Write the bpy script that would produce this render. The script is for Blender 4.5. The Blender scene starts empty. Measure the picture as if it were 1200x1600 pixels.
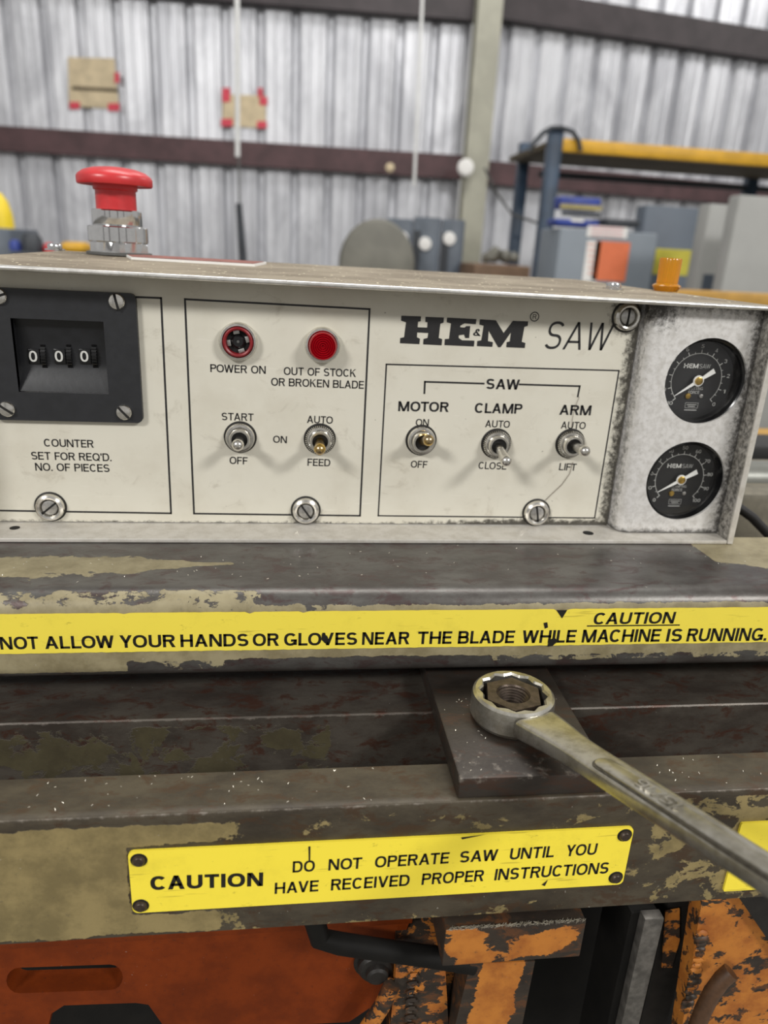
import bpy, bmesh, math, random
from mathutils import Vector, Matrix
from mathutils.geometry import tessellate_polygon
random.seed(7)
PI = math.pi
SC = bpy.context.scene
COL = SC.collection

# ------------------------------------------------------------------ camera
CAM = Vector((0.0, -0.40, 1.30))
F_PX = 1150.0
YAW, PITCH, ROLL = (math.radians(a) for a in (7.7616, 19.667, -3.0907))
_cy, _sy, _cp, _sp = math.cos(YAW), math.sin(YAW), math.cos(PITCH), math.sin(PITCH)
_fwd = Vector((_sy*_cp, _cy*_cp, -_sp)); _right = Vector((_cy, -_sy, 0)); _down = _fwd.cross(_right)
_r = math.cos(ROLL)*_right + math.sin(ROLL)*_down
_d = -math.sin(ROLL)*_right + math.cos(ROLL)*_down
cd = bpy.data.cameras.new('camera'); cam = bpy.data.objects.new('camera', cd); COL.objects.link(cam)
m3 = Matrix((_r, -_d, -_fwd)).transposed()
cam.matrix_world = Matrix.Translation(CAM) @ m3.to_4x4()
cd.sensor_fit = 'VERTICAL'; cd.sensor_height = 36.0; cd.lens = F_PX*36/1600
cd.clip_start = 0.01; cd.clip_end = 100
cd.dof.use_dof = True; cd.dof.focus_distance = 0.354; cd.dof.aperture_fstop = cd.lens/3.1
SC.camera = cam

# ------------------------------------------------------------------ light
w = bpy.data.worlds.new('world'); SC.world = w; w.use_nodes = True
w.node_tree.nodes['Background'].inputs[0].default_value = (1.0, 0.98, 0.95, 1)
w.node_tree.nodes['Background'].inputs[1].default_value = 0.41
def area(name, loc, target, sx, sy, power, col=(1, .985, .96)):
    l = bpy.data.lights.new(name, 'AREA'); l.shape = 'RECTANGLE'; l.size = sx; l.size_y = sy
    l.energy = power; l.color = col
    o = bpy.data.objects.new(name, l); COL.objects.link(o); o.location = loc
    o.rotation_euler = (Vector(target)-Vector(loc)).to_track_quat('-Z', 'Y').to_euler()
    return o
area('overhead_light', (-4.0, -4.6, 4.9), (0, 0, 1.1), 1.5, 0.8, 245)
area('overhead_light', (4.2, -4.4, 4.9), (0, 0, 1.1), 1.5, 0.8, 230)
area('overhead_light', (0.3, 0.9, 4.6), (0.2, 0.6, 0), 2.4, 0.7, 60)  # extra lamp, added for highlights on the upper surfaces
area('overhead_light', (1.5, 3.6, 5.6), (-1.5, 7, 2), 1.2, 1.2, 105)  # added background lamp, set to the right to darken the rib sides
area('overhead_light', (7.5, 4.2, 5.6), (4.0, 7, 2), 1.2, 1.2, 105)  # second added background lamp, for contrast on the right-hand ribs
SC.view_settings.view_transform = 'Standard'; SC.view_settings.look = 'None'
SC.view_settings.gamma = 1.0; SC.view_settings.use_curve_mapping = False
SC.view_settings.exposure = 0.08
SC.cycles.use_denoising = True
SC.cycles.max_bounces = 8

# ------------------------------------------------------------------ surveying: a sight line met with a real plane
def ray(x, y):
    return _r*((x-600)/F_PX) + _d*((y-800)/F_PX) + _fwd
def on_y(x, y, Y):
    d = ray(x, y); return CAM + d*((Y-CAM.y)/d.y)
def on_z(x, y, Z):
    d = ray(x, y); return CAM + d*((Z-CAM.z)/d.z)
def on_plane(x, y, p, n):
    d = ray(x, y); p = Vector(p); n = Vector(n); return CAM + d*((p-CAM).dot(n)/d.dot(n))

# ------------------------------------------------------------------ materials
def lin(r, g, b):
    f = lambda c: (c/255/12.92) if c/255 <= .04045 else ((c/255+.055)/1.055)**2.4
    return (f(r), f(g), f(b), 1)
class N:
    def __init__(s, name):
        s.m = bpy.data.materials.new(name); s.m.use_nodes = True
        s.t = s.m.node_tree; s.b = s.t.nodes['Principled BSDF']; s.tc = None
    def n(s, kind, **kw):
        x = s.t.nodes.new(kind)
        for k, v in kw.items(): setattr(x, k, v)
        return x
    def l(s, a, b): s.t.links.new(a, b)
    def co(s):
        if not s.tc: s.tc = s.n('ShaderNodeTexCoord')
        return s.tc.outputs['Object']
    def noise(s, scale, detail=6, rough=.6, stretch=None, dist=0.0):
        x = s.n('ShaderNodeTexNoise'); x.inputs['Scale'].default_value = scale
        x.inputs['Detail'].default_value = detail; x.inputs['Roughness'].default_value = rough
        x.inputs['Distortion'].default_value = dist
        if stretch:
            mp = s.n('ShaderNodeMapping'); mp.inputs['Scale'].default_value = stretch
            s.l(s.co(), mp.inputs[0]); s.l(mp.outputs[0], x.inputs['Vector'])
        else: s.l(s.co(), x.inputs['Vector'])
        return x.outputs['Fac']
    def step(s, v, a, b, lo=0., hi=1.):
        x = s.n('ShaderNodeMapRange'); x.interpolation_type = 'SMOOTHSTEP'
        x.inputs[1].default_value = a; x.inputs[2].default_value = b; x.inputs[3].default_value = lo; x.inputs[4].default_value = hi
        s.l(v, x.inputs[0]); return x.outputs[0]
    def math(s, op, a, b):
        x = s.n('ShaderNodeMath', operation=op)
        for i, v in enumerate((a, b)):
            if isinstance(v, (int, float)): x.inputs[i].default_value = v
            else: s.l(v, x.inputs[i])
        return x.outputs[0]
    def mix(s, f, a, b):
        x = s.n('ShaderNodeMix', data_type='RGBA')
        if isinstance(f, (int, float)): x.inputs[0].default_value = f
        else: s.l(f, x.inputs[0])
        for i, v in ((6, a), (7, b)):
            if isinstance(v, tuple): x.inputs[i].default_value = v
            else: s.l(v, x.inputs[i])
        return x.outputs[2]
    def attr(s, name):
        x = s.n('ShaderNodeAttribute'); x.attribute_name = name; return x.outputs['Fac']
    def bump(s, h, strength=.3, dist=.0005):
        x = s.n('ShaderNodeBump'); x.inputs['Strength'].default_value = strength; x.inputs['Distance'].default_value = dist
        s.l(h, x.inputs['Height']); s.l(x.outputs[0], s.b.inputs['Normal'])
    def fin(s, col=None, rough=.5, metal=0., spec=None):
        for k, v in (('Base Color', col), ('Roughness', rough), ('Metallic', metal), ('Specular IOR Level', spec)):
            if v is None: continue
            if isinstance(v, (int, float, tuple)): s.b.inputs[k].default_value = v
            else: s.l(v, s.b.inputs[k])
        return s.m
def plain(name, col, rough=.5, metal=0., var=.12, scale=300, bump=0., spec=None):
    k = N(name); f = k.noise(scale)
    c2 = tuple(c*(1-2*var) for c in col[:3])+(1,)
    c = k.mix(k.step(f, .3, .7), col, c2)
    if bump: k.bump(f, bump)
    return k.fin(c, rough, metal, spec)

def lerp(a, c, t): return a+(c-a)*t
def mk_face():
    k = N('beige_panel_paint')
    c = k.mix(k.step(k.noise(26, 5, .6), .42, .72, 0, .55), lin(210, 206, 192), lin(194, 188, 172))
    c = k.mix(k.step(k.noise(55, 8, .7, (1, 1, 1.4), .6), .56, .74, 0, .4), c, lin(150, 140, 122))
    c = k.mix(k.step(k.noise(230, 3, .5), .73, .77, 0, .7), c, lin(70, 62, 52))
    scr = k.step(k.noise(700, 2, .5, (.08, 1, 1)), .66, .74, 0, .25)
    c = k.mix(scr, c, lin(228, 224, 214))
    g = k.math('ADD', k.math('MULTIPLY', k.math('SUBTRACT', k.noise(260, 8, .75), .5), 2.2), k.attr('grime'))
    c = k.mix(k.step(g, -.1, .45, 0, .92), c, lin(46, 42, 36))
    return k.fin(c, .42, 0, .4)
def mk_alu(name, c1, c2, dirt, rough=.42, metal=.75, scale=120, stretch=None):
    k = N(name)
    c = k.mix(k.step(k.noise(scale, 8, .7, stretch), .38, .66), c1, c2)
    c = k.mix(k.step(k.noise(420, 6, .7), .62, .72, 0, .6), c, dirt)
    g = k.math('ADD', k.math('MULTIPLY', k.math('SUBTRACT', k.noise(330, 8, .75), .5), 2.0), k.attr('grime'))
    c = k.mix(k.step(g, -.15, .7, 0, .93), c, lin(40, 37, 33))
    k.bump(k.noise(900, 4, .6), .12, .0003)
    return k.fin(c, rough, metal)
def mk_wear(name, p1, p2, b1, b2, scale=70, k_=2.6, rough=.45, fleck=.0, rust=None, metal=0.3, spec=.5):
    k = N(name)
    paint = k.mix(k.step(k.noise(60, 7, .65), .35, .68), p1, p2)
    paint = k.mix(k.step(k.noise(420, 5, .7), .6, .72, 0, .5), paint, b1)
    bare = k.mix(k.step(k.noise(45, 8, .7, (.5, 1, 1)), .35, .66), b1, b2)
    if rust: bare = k.mix(k.step(k.noise(130, 8, .72, (.5, 1, 1), .5), .50, .62, 0, .85), bare, rust)
    v = k.math('ADD', k.math('MULTIPLY', k.math('SUBTRACT', k.noise(scale, 9, .68, (.75, 1, 1), .3), .5), k_), k.attr('wear'))
    msk = k.step(v, -.04, .04)
    c = k.mix(msk, paint, bare)
    if fleck: c = k.mix(k.step(k.noise(520, 2, .5), .76, .79, 0, fleck), c, lin(175, 170, 160))
    ed = k.math('ADD', k.math('MULTIPLY', k.math('SUBTRACT', k.noise(200, 6, .7), .5), 1.6), k.attr('edge'))
    c = k.mix(k.step(ed, -.1, .3, 0, .7), c, lin(138, 130, 120))
    h = k.math('SUBTRACT', k.math('MULTIPLY', k.noise(500, 5, .6), .35), msk)
    k.bump(h, .5, .0004)
    ro = k.step(msk, 0, 1, rough+.1, rough); mt = k.step(msk, 0, 1, 0, metal)
    return k.fin(c, ro, mt, spec)
def mk_yellow(name, col, dirtk=.6):
    k = N(name)
    c = k.mix(k.step(k.noise(45, 8, .7), .5, .8, 0, .35), col, tuple(a*.62 for a in col[:3])+(1,))
    c = k.mix(k.step(k.noise(260, 8, .75, (.5, 1, 1)), .6, .72, 0, dirtk), c, lin(92, 84, 30))
    c = k.mix(k.step(k.noise(600, 2, .5, (.06, 1, 1)), .67, .75, 0, .4), c, lin(120, 105, 40))
    g = k.math('ADD', k.math('MULTIPLY', k.math('SUBTRACT', k.noise(240, 8, .75), .5), 2.4), k.attr('grime'))
    c = k.mix(k.step(g, .3, .5, 0, .9), c, lin(40, 36, 24))
    return k.fin(c, .38, 0, .4)
def mk_galv():
    k = N('galvanised_siding')
    c = k.mix(k.step(k.noise(2.2, 6, .65, (1, 1, .5), 1.0), .35, .7), lin(216, 217, 221), lin(178, 179, 184))
    c = k.mix(k.step(k.noise(3.2, 7, .7, (1, 1, .3)), .55, .75, 0, .5), c, lin(138, 138, 142))
    return k.fin(c, .4, .4)
def mk_dust():
    k = N('dusty_lid_paint')
    c = k.mix(k.step(k.noise(40, 7, .7, (.5, 1, 1)), .35, .65), lin(150, 139, 120), lin(118, 107, 90))
    c = k.mix(k.step(k.noise(260, 5, .7), .6, .7, 0, .6), c, lin(188, 176, 152))
    c = k.mix(k.step(k.noise(330, 1, .4), .72, .76), c, lin(250, 240, 205))
    k.bump(k.noise(600, 5, .6), .5, .0006)
    return k.fin(c, .75)
M = {}
M['face'] = mk_face()
M['ink'] = plain('black_ink', lin(34, 33, 34), .5, var=.1)
M['ink_dark'] = plain('black_sign_ink', lin(24, 22, 14), .5, var=.1)
M['white_ink'] = plain('white_print', lin(205, 205, 200), .5, var=.06)
M['dim_ink'] = plain('grey_print', lin(176, 176, 172), .5, var=.06)
M['alu'] = mk_alu('worn_aluminium', lin(206, 202, 194), lin(190, 185, 175), lin(130, 122, 110), .45, .35)
M['alu_grey'] = mk_alu('mottled_grey_aluminium', lin(222, 220, 217), lin(200, 197, 192), lin(128, 120, 110), .5, .3, 260)
M['lip'] = mk_alu('bare_aluminium_edge', lin(232, 230, 226), lin(206, 203, 197), lin(150, 144, 134), .3, .8)
M['lid'] = mk_dust()
M['chrome'] = plain('chrome', lin(225, 225, 225), .12, 1., .04)
M['nickel'] = plain('nickel_plate', lin(232, 229, 222), .2, 1., .1, 500)
M['dull_steel'] = plain('dull_screw_steel', lin(196, 194, 190), .35, .9, .15, 500)
M['brass'] = plain('brass', lin(205, 170, 88), .28, 1., .1)
M['shade_black'] = plain('shade_black_paint', lin(17, 15, 12), .7, var=.25, scale=60, spec=.25)  # near-black: the deep shade under the rails is mixed into this colour
M['recess'] = plain('dark_moulding', lin(30, 31, 34), .38, var=.15, scale=200, bump=.1)
M['black'] = plain('black_plastic', lin(38, 39, 42), .42, var=.12, scale=200, bump=.1)
M['black_gloss'] = plain('glossy_black', lin(20, 20, 21), .22, var=.1)
M['void'] = plain('dark_cavity', lin(14, 13, 12), .8)
M['slot'] = plain('screw_slot_dirt', lin(22, 20, 18), .8)
M['dial'] = plain('black_dial', lin(30, 30, 31), .5, var=.1)
M['needle'] = plain('white_needle', lin(232, 232, 228), .45, var=.03)
M['red'] = plain('red_plastic', lin(206, 50, 54), .34, var=.08, scale=120, spec=.6)
M['red_ring'] = plain('dull_red_ring', lin(140, 28, 34), .4)
M['gasket'] = plain('grey_gasket', lin(92, 92, 90), .5)
M['olive'] = mk_wear('chipped_olive_paint', lin(150, 140, 110), lin(122, 112, 84), lin(102, 100, 96), lin(76, 71, 68), 105, 3.0, .36, .5, lin(78, 62, 60), .5)
M['olive_low'] = mk_wear('worn_olive_rail_paint', lin(142, 126, 84), lin(112, 99, 64), lin(82, 74, 60), lin(56, 49, 40), 75, 2.6, .5, .5, lin(70, 52, 36), .25)
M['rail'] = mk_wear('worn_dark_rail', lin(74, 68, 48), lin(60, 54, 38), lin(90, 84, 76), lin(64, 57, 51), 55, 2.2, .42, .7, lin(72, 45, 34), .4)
M['plate'] = mk_wear('oily_dark_plate', lin(70, 62, 54), lin(60, 54, 48), lin(62, 56, 50), lin(48, 42, 37), 60, 2., .45, .7, lin(66, 48, 38), .4)
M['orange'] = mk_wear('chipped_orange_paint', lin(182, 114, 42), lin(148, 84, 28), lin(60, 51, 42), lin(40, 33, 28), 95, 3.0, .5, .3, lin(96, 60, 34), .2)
M['orange_dark'] = mk_wear('oily_shaded_orange_paint', lin(116, 47, 8), lin(98, 38, 6), lin(40, 30, 22), lin(26, 21, 17), 60, 2.2, .55, .2, None, .1, .2)  # oily orange, darkened further for the shade the arm sits in
M['dark_steel'] = plain('oily_dark_steel', lin(40, 37, 34), .5, .3, .2, 120, .2)
M['grey_steel'] = plain('grey_bar_steel', lin(118, 114, 108), .45, .5, .25, 160, .2)
M['yellow_decal'] = mk_yellow('yellow_decal', lin(238, 218, 80), .4)
M['yellow_plate'] = mk_yellow('yellow_plate', lin(250, 228, 70), .55)
M['wrench'] = mk_alu('worn_wrench_chrome', lin(196, 193, 184), lin(158, 153, 140), lin(112, 106, 92), .3, .9, 90)
M['wrench_rough'] = plain('forged_wrench_groove', lin(110, 105, 96), .5, .8, .25, 500, .4)
M['nut'] = plain('rusty_nut_steel', lin(84, 72, 62), .42, .6, .25, 350, .4)
M['galv'] = mk_galv()
M['girt'] = plain('red_oxide_girt', lin(88, 62, 64), .6, var=.2, scale=6)
M['girt_dark'] = plain('dark_girt', lin(66, 58, 60), .6, var=.2, scale=6)
M['column'] = plain('beige_column_paint', lin(168, 166, 150), .5, var=.1, scale=5)
M['card'] = plain('brown_cardboard', lin(216, 198, 164), .8, var=.12, scale=12)
M['tape'] = plain('red_tape', lin(214, 62, 82), .5, var=.1, scale=20)
M['rack_blue'] = plain('blue_rack_steel', lin(52, 72, 94), .45, var=.2, scale=8)
M['rack_yellow'] = plain('yellow_rack_beam', lin(226, 172, 40), .45, var=.12, scale=8)
M['shelf'] = plain('brown_shelf_board', lin(96, 84, 62), .7, var=.2, scale=6)
M['cab_a'] = plain('blue_grey_enclosure', lin(128, 136, 144), .5, var=.06, scale=4)
M['cab_b'] = plain('slate_enclosure', lin(94, 103, 114), .5, var=.08, scale=4)
M['cab_c'] = plain('pale_grey_enclosure', lin(158, 158, 154), .5, var=.06, scale=4)
M['motor'] = plain('blue_grey_motor_paint', lin(86, 95, 106), .45, var=.15, scale=10)
M['grey_dark'] = plain('charcoal_plastic', lin(58, 62, 68), .5, var=.2, scale=10)
M['disc'] = plain('weathered_grey_disc', lin(124, 122, 112), .6, var=.15, scale=5)
M['label_orange'] = plain('orange_label', lin(226, 120, 78), .6, var=.05, scale=20)
M['label_yellow'] = plain('yellow_label', lin(206, 196, 74), .6, var=.06, scale=20)
M['white'] = plain('white_paper', lin(236, 234, 230), .6, var=.03, scale=20)
M['blue'] = plain('blue_plastic', lin(44, 66, 150), .45, var=.15, scale=15)
M['khaki'] = plain('khaki_strip', lin(178, 164, 104), .6, var=.1, scale=15)
M['yellow'] = plain('yellow_plastic', lin(240, 210, 40), .45, var=.06, scale=10)
M['wood'] = plain('brown_crate_board', lin(128, 102, 80), .7, var=.15, scale=10)
M['concrete'] = plain('concrete_floor', lin(128, 126, 120), .7, var=.15, scale=2)
M['rope'] = plain('white_cord', lin(222, 222, 220), .6, var=.05, scale=20)
M['maroon'] = plain('maroon_paint', lin(128, 30, 52), .5, var=.1, scale=20)
M['ochre'] = plain('ochre_strip', lin(190, 146, 66), .6, var=.12, scale=20)
M['pipe'] = plain('grey_cylinder_paint', lin(136, 137, 130), .4, .3, .12, 40)
M['cast'] = plain('olive_grey_casting', lin(128, 122, 106), .6, var=.2, scale=60, bump=.3)
M['hose'] = plain('black_rubber', lin(34, 33, 32), .55, var=.1)
M['hose_brown'] = plain('oily_brown_hose', lin(86, 60, 40), .4, var=.15)
M['plaque'] = plain('maroon_plaque', lin(150, 92, 80), .6, var=.15, scale=100)
M['shaving'] = plain('steel_chip', lin(220, 214, 200), .35, .6, .1)
M['grease'] = plain('black_grease', lin(26, 23, 19), .5, var=.2, scale=400, bump=.5)
def glassy(name, col, rough, trans=.6, ior=1.45):
    k = N(name); k.b.inputs['Transmission Weight'].default_value = trans; k.b.inputs['IOR'].default_value = ior
    return k.fin(col, rough)
M['red_lens'] = glassy('red_lens', lin(176, 16, 30), .12, .25)
M['amber'] = glassy('amber_lens', lin(244, 172, 36), .1, .6)
def mk_pane():
    k = N('clear_dial_window'); t = k.t
    tr = k.n('ShaderNodeBsdfTransparent'); gl = k.n('ShaderNodeBsdfGlossy'); gl.inputs['Roughness'].default_value = .04
    mx = k.n('ShaderNodeMixShader'); mx.inputs[0].default_value = .04; k.l(tr.outputs[0], mx.inputs[1]); k.l(gl.outputs[0], mx.inputs[2])
    k.l(mx.outputs[0], t.nodes['Material Output'].inputs['Surface']); return k.m
M['glass'] = mk_pane()

# ------------------------------------------------------------------ mesh helpers
class MB:
    def __init__(s): s.bm = bmesh.new()
    def verts(s, ps): return [s.bm.verts.new(p) for p in ps]
    def face(s, vs):
        try: return s.bm.faces.new(vs)
        except ValueError: return None
    def box(s, x0, x1, y0, y1, z0, z1, bev=0., seg=2):
        b = bmesh.new()
        v = [b.verts.new(p) for p in ((x0,y0,z0),(x1,y0,z0),(x1,y1,z0),(x0,y1,z0),(x0,y0,z1),(x1,y0,z1),(x1,y1,z1),(x0,y1,z1))]
        for f in ((0,3,2,1),(4,5,6,7),(0,1,5,4),(1,2,6,5),(2,3,7,6),(3,0,4,7)): b.faces.new([v[i] for i in f])
        if bev: bmesh.ops.bevel(b, geom=b.edges[:], offset=bev, segments=seg, profile=.5, affect='EDGES')
        return s.merge(b)
    def merge(s, b, mat=None):
        me = bpy.data.meshes.new('tmp'); b.to_mesh(me); b.free()
        if mat is not None: me.transform(mat)
        s.bm.from_mesh(me); bpy.data.meshes.remove(me); return s
    def rings(s, loops, cap0=True, cap1=True, close=True):
        L = [s.verts(l) for l in loops]; n = len(L[0])
        for a, b in zip(L, L[1:]):
            for i in range(n if close else n-1):
                j = (i+1) % n; s.face((a[i], a[j], b[j], b[i]))
        if cap0: s.face(L[0][::-1])
        if cap1: s.face(L[-1])
        return s
    def lathe(s, prof, n=32, c=(0,0,0), cap0=True, cap1=True):   # prof [(r, z)] about local Z
        s.rings([[(c[0]+r*math.cos(2*PI*i/n), c[1]+r*math.sin(2*PI*i/n), c[2]+z) for i in range(n)] for r, z in prof], cap0, cap1)
        return s
    def prism(s, poly, z0, z1, holes=(), bev=0.):      # poly in XY
        loops = [list(poly)]+[list(h) for h in holes]
        flat = [p for l in loops for p in l]
        tris = tessellate_polygon([[Vector((p[0], p[1], 0)) for p in l] for l in loops])
        lo = s.verts([(p[0], p[1], z0) for p in flat]); hi = s.verts([(p[0], p[1], z1) for p in flat])
        for t in tris:
            s.face([hi[i] for i in t]); s.face([lo[i] for i in reversed(t)])
        k = 0
        for l in loops:
            n = len(l)
            for i in range(n):
                j = (i+1) % n; s.face((lo[k+i], lo[k+j], hi[k+j], hi[k+i]))
            k += n
        return s
    def tube(s, path, rad, n=12, cap=True):
        P = [Vector(p) for p in path]; loops = []; up = None
        for i, p in enumerate(P):
            t = (P[min(i+1, len(P)-1)]-P[max(i-1, 0)]).normalized()
            if up is None: up = t.orthogonal().normalized()
            up = (up-t*up.dot(t)).normalized(); w_ = t.cross(up)
            r = rad[i] if isinstance(rad, (list, tuple)) else rad
            loops.append([p+(up*math.cos(2*PI*k/n)+w_*math.sin(2*PI*k/n))*r for k in range(n)])
        return s.rings(loops, cap, cap)
    def build(s, name, mat, parent=None, loc=(0,0,0), rot=(0,0,0), angle=35, grime=None, wear=None, smooth=True, edge=None):
        bmesh.ops.recalc_face_normals(s.bm, faces=s.bm.faces[:])
        me = bpy.data.meshes.new(name); s.bm.to_mesh(me); s.bm.free()
        return link(name, me, mat, parent, loc, rot, angle, grime, wear, smooth, edge)
def link(name, me, mat, parent=None, loc=(0,0,0), rot=(0,0,0), angle=35, grime=None, wear=None, smooth=True, edge=None):
    me.materials.append(M[mat] if isinstance(mat, str) else mat)
    if smooth:
        for p in me.polygons: p.use_smooth = True
        me.set_sharp_from_angle(angle=math.radians(angle))
    for nm, fn in (('grime', grime), ('wear', wear), ('edge', edge)):
        a = me.attributes.new(nm, 'FLOAT', 'POINT')
        for i, v in enumerate(me.vertices): a.data[i].value = fn(v.co) if fn else -2.0
    o = bpy.data.objects.new(name, me); COL.objects.link(o); o.rotation_euler = rot; o.location = loc
    if parent:
        o.parent = parent
    return o
def tag(o, label=None, cat=None, group=None, kind=None):
    for k, v in (('label', label), ('category', cat), ('group', group), ('kind', kind)):
        if v: o[k] = v
    return o
def empty(name, loc, label, cat, group=None):
    o = bpy.data.objects.new(name, None); COL.objects.link(o); o.location = loc; o.empty_display_size = .02
    return tag(o, label, cat, group)
def V(p): return Vector(p)
def world_part(o, root):          # mesh is in world coordinates, its thing's Empty is not at the origin
    o.parent = root; o.location = Vector(o.location)-Vector(root.location); return o
OUT = (PI/2, 0, 0)                # local Z points out of the panel, towards the operator
def rrect(x0, x1, y0, y1, r, n=6):
    p = []
    for cx, cy, a0 in ((x1-r, y1-r, 0), (x0+r, y1-r, 90), (x0+r, y0+r, 180), (x1-r, y0+r, 270)):
        for k in range(n+1):
            a = math.radians(a0+90*k/n); p.append((cx+r*math.cos(a), cy+r*math.sin(a)))
    return p
def circ(cx, cy, r, n=48): return [(cx+r*math.cos(2*PI*k/n), cy+r*math.sin(2*PI*k/n)) for k in range(n)]
def grid_sweep(prof, x0, x1, nx):     # closed profile [(y, z)] swept along X with many rows
    b = MB(); b.rings([[(x0+(x1-x0)*i/nx, y, z) for y, z in prof] for i in range(nx+1)]); return b
def densify(prof, step):
    out = []
    for a, b in zip(prof, prof[1:]+prof[:1]):
        L = math.dist(a, b); k = max(1, int(L/step))
        for i in range(k): out.append((a[0]+(b[0]-a[0])*i/k, a[1]+(b[1]-a[1])*i/k))
    return out
def sstep(v, a, b):
    t = min(1, max(0, (v-a)/(b-a))) if a != b else float(v > a)
    return t*t*(3-2*t)

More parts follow.
